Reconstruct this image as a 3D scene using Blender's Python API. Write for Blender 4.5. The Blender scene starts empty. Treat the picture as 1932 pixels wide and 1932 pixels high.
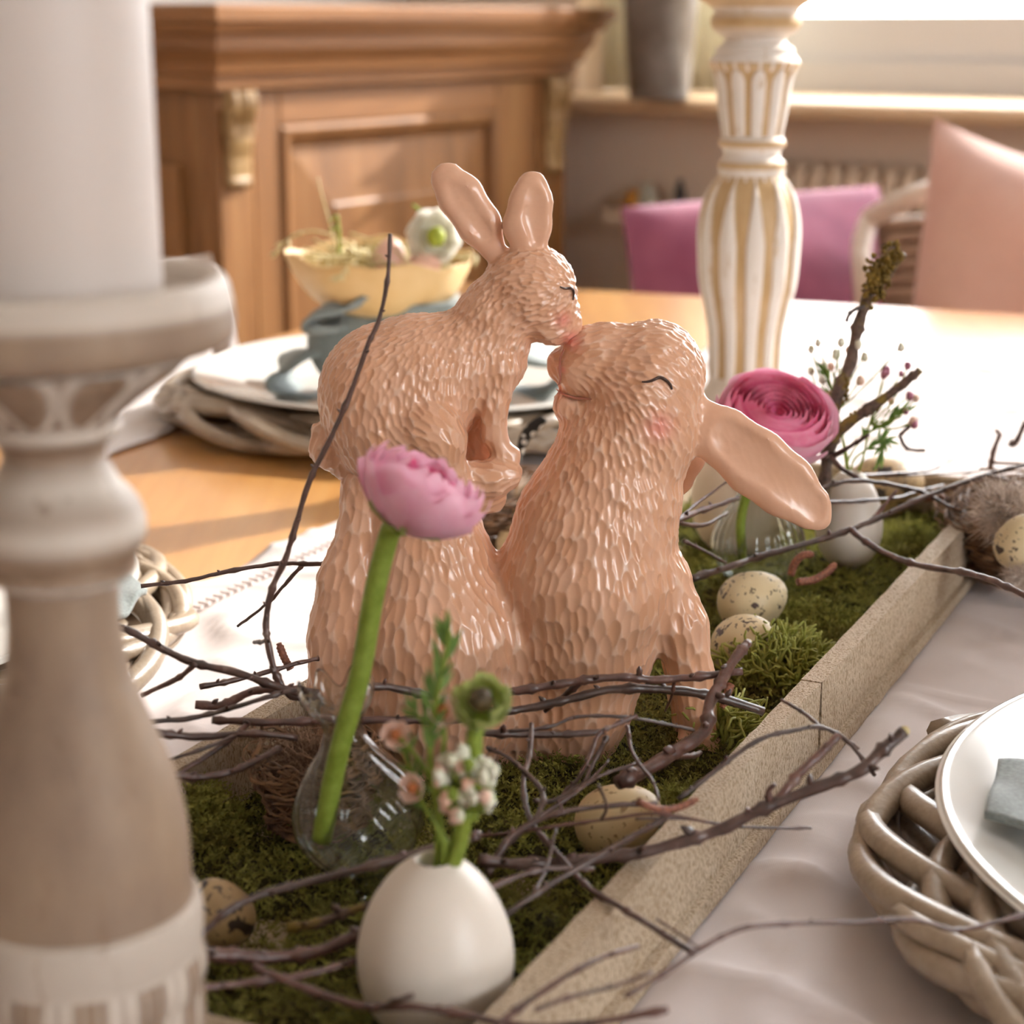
import bpy, math, random
import numpy as np
from mathutils import Vector, kdtree
random.seed(7); rng = np.random.default_rng(7)
scene = bpy.context.scene; COL = scene.collection
T = 0.75                       # table height
# ---------------------------------------------------------------- camera
FPX, PITCH, EYE = 3600.0, math.atan(926/3600), 0.27
cam = bpy.data.objects.new('camera', bpy.data.cameras.new('camera')); COL.objects.link(cam)
cam.location = (0, 0, T+EYE); cam.rotation_euler = (math.pi/2-PITCH, 0, 0)
cam.data.sensor_width = 36; cam.data.lens = 36*FPX/1932
cam.data.clip_start = 0.02; cam.data.clip_end = 100
cam.data.dof.use_dof = True; cam.data.dof.focus_distance = 0.69; cam.data.dof.aperture_fstop = 12.0
scene.camera = cam
# ---------------------------------------------------------------- sky, sun, exposure
w = bpy.data.worlds.new('sky'); scene.world = w; w.use_nodes = True
bg = w.node_tree.nodes['Background']; bg.inputs[0].default_value = (0.965, 0.98, 1.0, 1); bg.inputs[1].default_value = 13.0
SUN = Vector((0.80, 0.56, 0.0)).normalized(); SUN.z = math.tan(math.radians(30)); SUN.normalize()
sun = bpy.data.objects.new('sun', bpy.data.lights.new('sun', 'SUN')); COL.objects.link(sun)
sun.data.energy = 9.5; sun.data.angle = math.radians(1.2); sun.data.color = (1.0, 0.95, 0.88)
sun.rotation_euler = SUN.to_track_quat('Z', 'Y').to_euler(); sun.location = (3, 3, 3)
vs = scene.view_settings; vs.view_transform = 'Standard'; vs.look = 'None'; vs.gamma = 1; vs.use_curve_mapping = False; vs.exposure = 0.04
scene.cycles.use_denoising = True; scene.cycles.max_bounces = 10; scene.cycles.transparent_max_bounces = 12
scene.cycles.sample_clamp_indirect = 4.0
# ---------------------------------------------------------------- geometry from measured image points
SP, CP = math.sin(PITCH), math.cos(PITCH)
def ray(px, py):
    cx = (px-966)/FPX; cy = -(py-966)/FPX
    return np.array([cx, CP+cy*SP, -SP+cy*CP])
CAM = np.array([0, 0, T+EYE])
def A(px, py, h=0.0):          # point at height h above the table top
    d = ray(px, py); return CAM + d*((h-EYE)/d[2])
def AY(px, py, Y):             # point at distance Y
    d = ray(px, py); return CAM + d*(Y/d[1])
def APL(px, py, O, n):         # point on a plane
    d = ray(px, py); return CAM + d*(np.dot(np.array(O)-CAM, n)/np.dot(d, n))
def mmpx(P):                   # metres per pixel at P
    P = np.array(P)-CAM; return (P[1]*CP - P[2]*SP)/FPX
# ---------------------------------------------------------------- objects
BASE = {}
def link(name, data): o = bpy.data.objects.new(name, data); COL.objects.link(o); return o
def mesh(name, V, F, mat, smooth=True):
    me = bpy.data.meshes.new(name); V = np.asarray(V, dtype=np.float32)
    if isinstance(F, np.ndarray):
        k = F.shape[1]; n = len(F)
        me.vertices.add(len(V)); me.vertices.foreach_set('co', V.ravel())
        me.loops.add(n*k); me.loops.foreach_set('vertex_index', F.astype(np.int32).ravel())
        me.polygons.add(n); me.polygons.foreach_set('loop_start', np.arange(0, n*k, k, dtype=np.int32))
        me.update(calc_edges=True)
    else:
        me.from_pydata(V.tolist(), [], F)
    if smooth: me.polygons.foreach_set('use_smooth', [True]*len(me.polygons))
    if mat: me.materials.append(mat)
    me.update(); return me
def tag(o, label=None, cat=None, group=None, kind=None):
    if label: o['label'] = label
    if cat: o['category'] = cat
    if group: o['group'] = group
    if kind: o['kind'] = kind
    return o
def thing(name, label, cat, loc, group=None):
    o = link(name, None); o.empty_display_size = 0.02; o.location = Vector(loc); BASE[o] = np.array(loc, dtype=float)
    return tag(o, label, cat, group)
def part(name, VF, mat, parent, smooth=True, attr=None, kind=None, label=None):
    V, F = VF; b = BASE[parent]
    o = link(name, mesh(name, np.asarray(V)-b, F, mat, smooth)); o.parent = parent; BASE[o] = b
    if attr:
        for k, v in attr.items():
            o.data.attributes.new(k, 'FLOAT', 'POINT').data.foreach_set('value', np.asarray(v, dtype=np.float32))
    if kind: o['kind'] = kind
    if label: o['label'] = label
    return o
def solo(name, VF, mat, label=None, cat=None, group=None, kind=None, smooth=True, attr=None, origin=None):
    V, F = VF; V = np.asarray(V, dtype=float)
    b = np.array(origin) if origin is not None else np.array([(V[:,0].min()+V[:,0].max())/2, (V[:,1].min()+V[:,1].max())/2, V[:,2].min()])
    o = link(name, mesh(name, V-b, F, mat, smooth)); o.location = Vector(b); BASE[o] = b
    if attr:
        for k, v in attr.items():
            o.data.attributes.new(k, 'FLOAT', 'POINT').data.foreach_set('value', np.asarray(v, dtype=np.float32))
    return tag(o, label, cat, group, kind)
def bevel(o, w=0.003, seg=2):
    m = o.modifiers.new('bevel', 'BEVEL'); m.width = w; m.segments = seg; m.limit_method = 'ANGLE'; m.angle_limit = math.radians(40)
    return o
# ---------------------------------------------------------------- shape builders -> (V, F)
def join(*parts_):
    V = []; F = []; n = 0
    for v, f in parts_:
        V.extend(np.asarray(v).tolist()); F.extend([[i+n for i in q] for q in (f.tolist() if isinstance(f, np.ndarray) else f)]); n = len(V)
    return np.array(V), F
def hexa(P):                   # 8 corners: bottom ring 0-3, top ring 4-7
    return np.array(P, dtype=float), [[3,2,1,0],[4,5,6,7],[0,1,5,4],[1,2,6,5],[2,3,7,6],[3,0,4,7]]
def obox(O, ex, ey, ez, a, b, c):   # box in a frame, ranges a b c
    O, ex, ey, ez = (np.array(x, dtype=float) for x in (O, ex, ey, ez))
    P = [O+ex*x+ey*y+ez*z for z in c for x, y in ((a[0],b[0]),(a[1],b[0]),(a[1],b[1]),(a[0],b[1]))]
    V, F = hexa(P)
    if np.dot(np.cross(ex, ey), ez)*(a[1]-a[0])*(b[1]-b[0])*(c[1]-c[0]) < 0: F = [f[::-1] for f in F]
    return V, F
def box(x, y, z): return obox((0,0,0), (1,0,0), (0,1,0), (0,0,1), x, y, z)
def gridsurf(P, wrap_u=False, wrap_v=False):   # P[nu][nv][3]
    P = np.asarray(P, dtype=float); nu, nv = P.shape[:2]; F = []
    for i in range(nu if wrap_u else nu-1):
        for j in range(nv if wrap_v else nv-1):
            i2, j2 = (i+1) % nu, (j+1) % nv
            F.append([i*nv+j, i2*nv+j, i2*nv+j2, i*nv+j2])
    return P.reshape(-1, 3), F
def lathe(prof, n=48, c=(0,0,0), mod=None, close=True):   # prof [(r,z)] upward; mod(theta,i,r,z)->r,z
    P = []
    for j in range(n):
        t = 2*math.pi*j/n; row = []
        for i, (r, z) in enumerate(prof):
            if mod: r, z = mod(t, i, r, z)
            row.append((c[0]+r*math.cos(t), c[1]+r*math.sin(t), c[2]+z))
        P.append(row)
    V, F = gridsurf(P, wrap_u=True); m = len(prof)
    if close:
        V = V.tolist()
        if prof[0][0] > 1e-6: F.append([j*m for j in range(n)][::-1])
        if prof[-1][0] > 1e-6: F.append([j*m+m-1 for j in range(n)])
        V = np.array(V)
    return V, F
def catmull(P, n=8):
    P = np.asarray(P, dtype=float)
    if len(P) < 3: return np.array([P[0]+(P[-1]-P[0])*t for t in np.linspace(0, 1, n+1)])
    Q = np.vstack([2*P[0]-P[1], P, 2*P[-1]-P[-2]]); out = []
    for i in range(1, len(Q)-2):
        for t in np.linspace(0, 1, n, endpoint=False):
            a, b, c_, d = Q[i-1], Q[i], Q[i+1], Q[i+2]
            out.append(.5*((2*b)+(-a+c_)*t+(2*a-5*b+4*c_-d)*t*t+(-a+3*b-3*c_+d)*t**3))
    out.append(P[-1]); return np.array(out)
def tube(P, R, sides=8, closed=False, flat=1.0, ref=None, rough=0.0):
    P = np.asarray(P, dtype=float); n = len(P); R = np.broadcast_to(np.asarray(R, dtype=float), (n,))
    Tn = np.gradient(P, axis=0) if not closed else np.roll(P, -1, 0)-np.roll(P, 1, 0)
    Tn /= np.linalg.norm(Tn, axis=1)[:, None]+1e-12
    u = np.array(ref if ref is not None else ((0,0,1) if abs(Tn[0][2]) < .9 else (1,0,0)), dtype=float); rows = []
    for i in range(n):
        if ref is not None: u = np.array(ref, dtype=float)
        u = u-Tn[i]*np.dot(u, Tn[i]); u /= np.linalg.norm(u)+1e-12; v = np.cross(Tn[i], u)
        row = []
        for s in range(sides):
            a = 2*math.pi*s/sides; r = R[i]*(1+(rough*random.uniform(-1, 1) if rough else 0))
            row.append(P[i]+u*r*math.cos(a)+v*r*flat*math.sin(a))
        rows.append(row)
    V, F = gridsurf(rows, wrap_u=closed, wrap_v=True)
    if not closed:
        F.append(list(range(sides))); F.append(list(range((n-1)*sides, n*sides))[::-1])
    return V, F
def ico(c, r, seg=10, rings=7, s=(1,1,1), noise=0):
    P = []
    for i in range(seg):
        row = []
        for j in range(rings+1):
            th = math.pi*j/rings; ph = 2*math.pi*i/seg; k = r*(1+(noise*random.uniform(-1,1) if 0 < j < rings else 0))
            row.append((c[0]+k*s[0]*math.sin(th)*math.cos(ph), c[1]+k*s[1]*math.sin(th)*math.sin(ph), c[2]+k*s[2]*math.cos(th)))
        P.append(row)
    V, F = gridsurf(P, wrap_u=True)
    return V, [f[::-1] for f in F]
def egg(c, r, axis=(0,0,1), ratio=1.3, seg=28, rings=20):   # pointed end along axis
    ax = np.array(axis, dtype=float); ax /= np.linalg.norm(ax)
    u = np.cross(ax, (0,0,1) if abs(ax[2]) < .9 else (1,0,0)); u /= np.linalg.norm(u); v = np.cross(ax, u); P = []
    for i in range(seg):
        ph = 2*math.pi*i/seg; row = []
        for j in range(rings+1):
            th = math.pi*j/rings; z = -math.cos(th); rr = math.sin(th)*(1-.16*z)
            row.append(np.array(c)+ax*(z*r*ratio)+(u*math.cos(ph)+v*math.sin(ph))*rr*r)
        P.append(row)
    return gridsurf(P, wrap_u=True)
def sn(P, k, seed=0, octs=5):   # cheap smooth noise in -1..1
    P = np.asarray(P, dtype=float); g = np.random.default_rng(seed); s = np.zeros(P.shape[:-1])
    for i in range(octs):
        d = g.normal(size=3); d *= k*(0.7+.9*g.random())/np.linalg.norm(d); s += np.sin(P@d+g.random()*6.28)
    return s/octs*1.3
def unit(v): v = np.array(v, dtype=float); return v/np.linalg.norm(v)
# ---------------------------------------------------------------- materials
def srgb(h):
    h = h.lstrip('#'); c = [int(h[i:i+2], 16)/255 for i in (0, 2, 4)]
    return tuple(x/12.92 if x <= .04045 else ((x+.055)/1.055)**2.4 for x in c)+(1,)
class NT:
    def __init__(s, name):
        s.m = bpy.data.materials.new(name); s.m.use_nodes = True; s.t = s.m.node_tree; s.b = s.t.nodes['Principled BSDF']; s.out = s.t.nodes['Material Output']
    def n(s, typ, **kw):
        x = s.t.nodes.new(typ)
        for k, v in kw.items():
            if k == 'ins':
                for a, b in v.items():
                    if hasattr(b, 'links') or isinstance(b, bpy.types.NodeSocket): s.t.links.new(b, x.inputs[a])
                    else: x.inputs[a].default_value = b
            else: setattr(x, k, v)
        return x
    def l(s, a, b): s.t.links.new(a, b)
    def coord(s, scale=(1,1,1), rot=(0,0,0), kind='Object', rand=0.0):
        c = s.n('ShaderNodeTexCoord').outputs[kind]
        if rand:
            o = s.n('ShaderNodeObjectInfo').outputs['Random']
            v = s.n('ShaderNodeVectorMath', operation='SCALE', ins={0: (3.1, 7.7, 5.3)}); s.l(o, v.inputs['Scale'])
            v2 = s.n('ShaderNodeVectorMath', operation='SCALE', ins={0: v.outputs[0]}); v2.inputs['Scale'].default_value = rand
            c = s.n('ShaderNodeVectorMath', operation='ADD', ins={0: c, 1: v2.outputs[0]}).outputs[0]
        return s.n('ShaderNodeMapping', ins={0: c, 'Rotation': rot, 'Scale': scale}).outputs[0]
    def noise(s, vec, scale, detail=3, rough=.55, dist=0): return s.n('ShaderNodeTexNoise', ins={'Vector': vec, 'Scale': scale, 'Detail': detail, 'Roughness': rough, 'Distortion': dist}).outputs[0]
    def ramp(s, fac, stops):
        r = s.n('ShaderNodeValToRGB'); s.l(fac, r.inputs[0]); e = r.color_ramp.elements
        while len(e) < len(stops): e.new(.5)
        for x, (p, c) in zip(e, stops): x.position = p; x.color = srgb(c) if isinstance(c, str) else (c, c, c, 1)
        return r.outputs[0]
    def mix(s, fac, a, b):
        x = s.n('ShaderNodeMix', data_type='RGBA')
        for i, v in ((0, fac), (6, a), (7, b)):
            if isinstance(v, str): v = srgb(v)
            if isinstance(v, bpy.types.NodeSocket): s.l(v, x.inputs[i])
            else: x.inputs[i].default_value = v
        return x.outputs[2]
    def attr(s, name): return s.n('ShaderNodeAttribute', attribute_name=name).outputs['Fac']
    def color(s, v):
        if isinstance(v, str): s.b.inputs['Base Color'].default_value = srgb(v)
        else: s.l(v, s.b.inputs['Base Color'])
    def bump(s, h, strength=.3, dist=.001):
        b = s.n('ShaderNodeBump', ins={'Height': h, 'Strength': strength, 'Distance': dist}); s.l(b.outputs[0], s.b.inputs['Normal'])
    def set(s, **kw):
        for k, v in kw.items(): s.b.inputs[{'rough': 'Roughness', 'spec': 'Specular IOR Level', 'metal': 'Metallic', 'coat': 'Coat Weight', 'coatr': 'Coat Roughness', 'trans': 'Transmission Weight', 'ior': 'IOR', 'sss': 'Subsurface Weight', 'sheen': 'Sheen Weight'}[k]].default_value = v
        return s
def plain(name, col, rough=.5, var=None, vscale=60, **kw):
    m = NT(name); m.set(rough=rough, **kw)
    if var:
        m.color(m.ramp(m.noise(m.coord(rand=1), vscale, 4), [(.3, col), (.7, var)]))
    else: m.color(col)
    return m.m
def translucent(m, col, fac):      # thin leaf or petal: light passes through
    t = m.n('ShaderNodeBsdfTranslucent')
    if isinstance(col, str): t.inputs[0].default_value = srgb(col)
    else: m.l(col, t.inputs[0])
    x = m.n('ShaderNodeMixShader', ins={0: fac}); m.l(m.b.outputs[0], x.inputs[1]); m.l(t.outputs[0], x.inputs[2]); m.l(x.outputs[0], m.out.inputs[0])
def wood(name, stops, scale=(1, 1, 1), rot=(0,0,0), nscale=8, rough=.45, bumpk=.15, knots=False, spec=.5):
    m = NT(name); v = m.coord(scale, rot, rand=.6); g = m.noise(v, nscale, 6, .6, .6); f = m.noise(v, nscale*5, 3, .6)
    c = m.ramp(g, stops); m.color(m.mix(m.ramp(f, [(.42, 0.0), (.75, .35)]), c, stops[0][1])); m.set(rough=rough, spec=spec)
    m.bump(f, bumpk, .0008); return m.m
MAT = {}
MAT['pine'] = wood('pine', [(.25, '#6a4625'), (.5, '#865b33'), (.75, '#9a6f44')], (1, 1, .09), nscale=18, rough=.5, spec=.3)
MAT['pine_h'] = wood('pine_horizontal', [(.25, '#674324'), (.5, '#835730'), (.75, '#976a40')], (.12, .12, 1.6), nscale=14, rough=.5, spec=.3)
MAT['pine_carved'] = plain('pine_carved', '#86663c', .5, '#9d7d4e', 70)
MAT['table'] = wood('table_wood', [(.25, '#b5793c'), (.5, '#cf9552'), (.8, '#dba968')], (1.4, .10, 1), (0, 0, 0), nscale=14, rough=.30, bumpk=.05)
_b = MAT['table'].node_tree.nodes['Principled BSDF']; _b.inputs['Coat Weight'].default_value = 1.0; _b.inputs['Coat Roughness'].default_value = .22; _b.inputs['Coat IOR'].default_value = 1.6
def mk_tray(name, rot):
    m = NT(name); v = m.coord((1, .12, 1), rot); g = m.noise(v, 26, 4, .6, .3)
    s = m.noise(m.coord((1, 1, .5), rand=1), 1050, 2, .6); c = m.ramp(g, [(.3, '#ab9882'), (.55, '#bfad96'), (.8, '#d2c4b0')])
    m.color(m.mix(m.ramp(s, [(.38, .8), (.5, 0.0)]), c, '#86704f')); m.set(rough=.75, spec=.25); m.bump(s, .9, .0014); return m.m
MAT['tray'] = mk_tray('tray_wood', (0, 0, 0))
# limewashed carved wood: 'paint' attribute 0 bare wood .. 1 white paint
def mk_wash(name, bare, bare2, white, dens):
    m = NT(name); n = m.noise(m.coord((1, 1, .16)), 190, 4, .65); n2 = m.noise(m.coord((1, 1, .5)), 45, 4, .6)
    wear = m.ramp(n, [(.28, .25), (.42, 1.0)]); p = m.n('ShaderNodeMath', operation='MULTIPLY', ins={0: m.attr('paint'), 1: wear}).outputs[0]
    q = m.n('ShaderNodeMath', operation='MAXIMUM', ins={0: p, 1: m.n('ShaderNodeMath', operation='MULTIPLY', ins={0: m.ramp(n2, [(.4, 0.0), (.8, 1.0)]), 1: dens}).outputs[0]}).outputs[0]
    m.color(m.mix(q, m.ramp(n2, [(.3, bare), (.7, bare2)]), white)); m.set(rough=.55, spec=.4); m.bump(n, .2, .0006); return m.m
MAT['wash_brown'] = mk_wash('limewashed_brown_wood', '#6c5340', '#927960', '#d3c9bd', .2)
MAT['wash_tan'] = mk_wash('limewashed_tan_wood', '#a98a5c', '#bf9f70', '#e9e2da', .15)
MAT['wax'] = plain('candle_wax', '#d9cfc8', .45, sss=.0)
# rabbits: 'ridge' 1 on the ridge between gouges, a highlight painted paler, 'tint' per gouge, 'blush' pink paint
m = NT('carved_salmon_resin'); nz = m.noise(m.coord(), 60, 4, .6); nf = m.noise(m.coord(), 420, 3, .6)
c = m.mix(m.attr('tint'), '#e2b497', '#d4a07d'); c = m.mix(m.ramp(nz, [(.35, 0.0), (.75, .45)]), c, '#d09c7c')
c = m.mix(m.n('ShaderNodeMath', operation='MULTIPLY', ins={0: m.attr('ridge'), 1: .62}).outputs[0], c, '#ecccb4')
c = m.mix(m.n('ShaderNodeMath', operation='MULTIPLY', ins={0: m.attr('blush'), 1: .7}).outputs[0], c, '#dd7f76')
c = m.mix(m.attr('crease'), c, '#b06a4c')
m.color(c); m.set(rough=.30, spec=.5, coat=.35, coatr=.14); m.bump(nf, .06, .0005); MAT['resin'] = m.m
MAT['ink'] = plain('dark_brown_paint', '#3a2219', .4)
MAT['ink_pink'] = plain('pinkish_brown_paint', '#b0705f', .5)
# linen
m = NT('pale_linen'); v = m.coord(); wv = m.n('ShaderNodeTexWave', ins={'Vector': v, 'Scale': 520, 'Distortion': 1.5}).outputs[1]
wv2 = m.n('ShaderNodeTexWave', bands_direction='Y', ins={'Vector': v, 'Scale': 520, 'Distortion': 1.5}).outputs[1]
hh = m.n('ShaderNodeMath', operation='ADD', ins={0: wv, 1: wv2}).outputs[0]
m.color(m.ramp(m.noise(v, 9, 4), [(.3, '#d0c5c3'), (.7, '#dcd2cf')])); m.set(rough=.9, spec=.15, sheen=.2); m.bump(hh, .12, .0004); MAT['linen'] = m.m
MAT['glaze'] = plain('white_glaze', '#e9e8e2', .12, coat=.6, coatr=.05)
m = NT('greige_willow'); v = m.coord(rand=1); n1 = m.noise(v, 55, 4, .6); n2 = m.noise(v, 400, 3); ob_ = m.n('ShaderNodeObjectInfo').outputs['Random']
m.color(m.mix(m.n('ShaderNodeMath', operation='MULTIPLY', ins={0: ob_, 1: .55}).outputs[0], m.mix(m.ramp(n2, [(.5, 0.0), (.8, .4)]), m.ramp(n1, [(.3, '#8e7c68'), (.55, '#a89680'), (.8, '#bcac97')]), '#6d5b49'), '#857767')); m.set(rough=.36, spec=.5, coat=.2, coatr=.25); m.bump(n2, .3, .0008); MAT['willow'] = m.m
m = NT('blue_grey_napkin'); n2 = m.noise(m.coord(), 700, 2); m.color(m.ramp(n2, [(.3, '#727a79'), (.7, '#8d9593')])); m.set(rough=.8, spec=.2, sheen=.3); m.bump(n2, .2, .0004); MAT['napkin'] = m.m
MAT['glare_white'] = plain('white_glare', '#efe9e6', .9, '#e4dcd8', 30, spec=.1)
MAT['cream'] = plain('cream_eggshell', '#d0ab72', .55, '#dcbc88', 40)
MAT['pink_egg'] = plain('pale_pink_egg', '#e0b5a2', .4, '#e9c4b3', 60)
MAT['white_egg'] = plain('matt_white_ceramic', '#efe6da', .42, coat=.12, coatr=.3)
MAT['tan_egg'] = plain('pale_tan_eggshell', '#ddcbb2', .5, '#e6d8c2', 50)
def quail(name, base, base2, spot, lo, hi):
    m = NT(name); v = m.coord(rand=1); a = m.noise(v, 130, 2, .5, .4); b = m.noise(v, 420, 2, .5)
    f = m.n('ShaderNodeMath', operation='MAXIMUM', ins={0: m.ramp(a, [(lo, 0.0), (lo+.03, 1.0)]), 1: m.ramp(b, [(hi, 0.0), (hi+.03, .8)])}).outputs[0]
    m.color(m.mix(f, m.ramp(m.noise(v, 60, 3), [(.3, base), (.7, base2)]), spot)); m.set(rough=.42); return m.m
MAT['quail'] = quail('speckled_cream_shell', '#d3c29a', '#dfd0ac', '#43302a', .63, .62)
MAT['quail_dark'] = quail('heavily_speckled_shell', '#9a7f5c', '#b39a72', '#2f231d', .57, .60)
MAT['quail_plain'] = quail('faintly_speckled_shell', '#cdb183', '#dcc79c', '#8f6f48', .68, .64)
m = NT('clear_glass'); m.color('#f6faf8'); m.set(rough=.0, trans=1.0, ior=1.45); MAT['glass'] = m.m
def mk_petal(name, c0, c1, c2, tr):
    m = NT(name); a = m.attr('along'); n = m.noise(m.coord(rand=1), 260, 3); c = m.mix(a, c0, c1); c = m.mix(m.ramp(n, [(.45, 0.0), (.75, .45)]), c, c2)
    m.color(c); m.set(rough=.55, spec=.25, sheen=.15); translucent(m, c, tr); return m.m
MAT['petal_pink'] = mk_petal('pink_petal', '#ee86ab', '#f79fc0', '#fbc6da', .3)
MAT['petal_deep'] = mk_petal('deep_pink_petal', '#dd5f8e', '#ea7ba6', '#f2a5c2', .25)
MAT['petal_pale'] = mk_petal('pale_pink_petal', '#f0a9c5', '#f9c6da', '#fcdce8', .32)
MAT['petal_white'] = mk_petal('white_petal', '#f3f1e2', '#fbf9f3', '#ffffff', .4)
MAT['petal_green'] = mk_petal('green_sepal', '#7f9440', '#b3bd6e', '#e4e3be', .3)
MAT['petal_peach'] = mk_petal('peach_petal', '#c58a68', '#edd3c4', '#f5e6dc', .3)
def leafm(name, a, b, tr=.25):
    m = NT(name); c = m.ramp(m.noise(m.coord(rand=1), 200, 3), [(.3, a), (.7, b)]); m.color(c); m.set(rough=.5, spec=.3); translucent(m, c, tr); return m.m
MAT['stem'] = leafm('green_stem', '#76892c', '#92a546', .2)
MAT['leaf'] = leafm('green_leaf', '#4d6a33', '#76914a')
MAT['white_floret'] = plain('white_floret', '#f3f1e4', .7, '#e4e6c8', 400)
MAT['peach_floret'] = plain('peach_floret', '#ecd2c2', .7, '#d9a98c', 400)
MAT['eye_green'] = plain('yellow_green_heart', '#a9b032', .6, '#7f8f26', 300)
MAT['brown_heart'] = plain('brown_flower_heart', '#8a4a22', .6, '#b06a36', 300)
MAT['dark_heart'] = plain('dark_flower_heart', '#2e2416', .6, '#5a4a24', 300)
MAT['bud_purple'] = plain('purple_bud', '#8c4a66', .5, '#b77a90', 200)
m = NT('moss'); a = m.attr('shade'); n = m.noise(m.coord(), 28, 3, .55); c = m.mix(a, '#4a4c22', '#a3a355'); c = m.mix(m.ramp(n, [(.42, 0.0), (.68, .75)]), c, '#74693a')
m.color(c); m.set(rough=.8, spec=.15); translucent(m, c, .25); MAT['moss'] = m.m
MAT['soil'] = plain('dark_moss_bed', '#231f10', .95, '#3b3819', 90, spec=.1)
MAT['lichen'] = leafm('yellow_green_lichen', '#98a04a', '#bdbe6c', .3)
m = NT('birch_bark'); v = m.coord(rand=1); n1 = m.noise(v, 120, 4, .6); n2 = m.noise(v, 700, 3); o = m.n('ShaderNodeObjectInfo').outputs['Random']
c = m.mix(o, m.ramp(n1, [(.3, '#2e211d'), (.6, '#4d3a33'), (.85, '#86756b')]), m.ramp(n1, [(.3, '#3f2a24'), (.6, '#644239'), (.85, '#9a877b')]))
m.color(c); m.set(rough=.33, spec=.6); m.bump(n2, .3, .0006); MAT['bark'] = m.m
m = NT('mossy_bark'); v = m.coord(rand=1); n1 = m.noise(v, 110, 4, .6); n2 = m.noise(v, 500, 3)
m.color(m.mix(m.ramp(n1, [(.5, 0.0), (.62, 1.0)]), m.ramp(n2, [(.3, '#3b2d26'), (.7, '#6b564a')]), '#75601f')); m.set(rough=.7); m.bump(n2, .6, .001); MAT['bark_moss'] = m.m
MAT['lichen_brown'] = plain('olive_brown_lichen', '#4d3c14', .85, '#8a6f26', 260)
MAT['cut'] = plain('cut_wood', '#c9b98a', .7)
m = NT('catkin'); n2 = m.n('ShaderNodeTexVoronoi', ins={'Vector': m.coord(), 'Scale': 900}).outputs[0]; m.color(m.ramp(n2, [(.1, '#9a6248'), (.7, '#6e4130')])); m.set(rough=.6); m.bump(n2, .5, .0006); MAT['catkin'] = m.m
MAT['straw'] = plain('brown_nest_straw', '#4b3526', .7, '#8a6544', 150)
MAT['hay'] = plain('pale_hay', '#b9a668', .6, '#d8cba0', 200)
MAT['down'] = plain('pale_down_feather', '#e8ddd3', .9, '#cdbcae', 60, spec=.1)
MAT['down_brown'] = plain('brown_down_feather', '#7c604c', .9, '#a4866f', 60, spec=.1)
m = NT('spotted_feather'); vo = m.n('ShaderNodeTexVoronoi', ins={'Vector': m.coord(), 'Scale': 230, 'Randomness': .35}).outputs[0]; m.color(m.ramp(vo, [(.36, '#f1ede6'), (.42, '#1d1815')])); m.set(rough=.7); MAT['guinea'] = m.m
# room
MAT['plaster'] = plain('beige_plaster', '#efdcc6', .9, '#f0e0ce', 6, spec=.1)
MAT['wall_side'] = plain('warm_beige_plaster', '#d8cfc6', .9, spec=.1)
MAT['ceiling'] = plain('white_ceiling', '#ece8e2', .9, spec=.1)
MAT['sill'] = plain('pale_sill', '#d3b48e', .45, '#dcc09c', 20)
MAT['frame'] = plain('white_window_frame', '#d2d2d6', .5)
MAT['floor'] = wood('floor_oak', [(.3, '#8a6a48'), (.6, '#a7845c'), (.8, '#b8966c')], (1.2, .12, 1), nscale=12, rough=.4)
m = NT('window_pane'); gl = m.n('ShaderNodeBsdfGlossy', ins={'Roughness': .02}); tr = m.n('ShaderNodeBsdfTransparent'); mx = m.n('ShaderNodeMixShader', ins={0: .08}); m.l(tr.outputs[0], mx.inputs[1]); m.l(gl.outputs[0], mx.inputs[2]); m.l(mx.outputs[0], m.out.inputs[0]); MAT['pane'] = m.m
m = NT('sage_sheer'); c = m.ramp(m.noise(m.coord(), 12, 3), [(.3, '#d6d2bd'), (.7, '#dfdacb')]); m.color(c); m.set(rough=.9, spec=.1); translucent(m, c, .45); MAT['sheer'] = m.m
MAT['zinc'] = plain('aged_zinc', '#6d6257', .6, '#8f8a84', 22, metal=.3)
def fab(name, a, b, tr=.0):
    m = NT(name); c = m.ramp(m.noise(m.coord(), 14, 4), [(.3, a), (.7, b)]); m.color(c); m.set(rough=.9, spec=.15, sheen=.25); m.bump(m.noise(m.coord(), 900, 2), .15, .0006)
    if tr: translucent(m, c, tr)
    return m.m
MAT['purple'] = fab('purple_wool', '#7c3e56', '#925368')
MAT['rose'] = fab('pale_rose_cotton', '#d6b2a8', '#dfbfb4', .15)
MAT['offwhite'] = fab('offwhite_cotton', '#eadfd8', '#f2e9e3')
MAT['rattan'] = plain('brown_rattan', '#7a6350', .5, '#9a836d', 60)
MAT['rattan_pale'] = plain('pale_rattan', '#d9cabb', .4, '#e6dbce', 60)
MAT['radiator'] = plain('cream_radiator', '#ddc9b1', .5)
MAT['amber'] = plain('amber_glaze', '#c98f3a', .35)
MAT['dark_glaze'] = plain('dark_glaze', '#2c2623', .3)
MAT['pale_glaze'] = plain('pale_sage_glaze', '#c9cbb9', .35)
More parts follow.
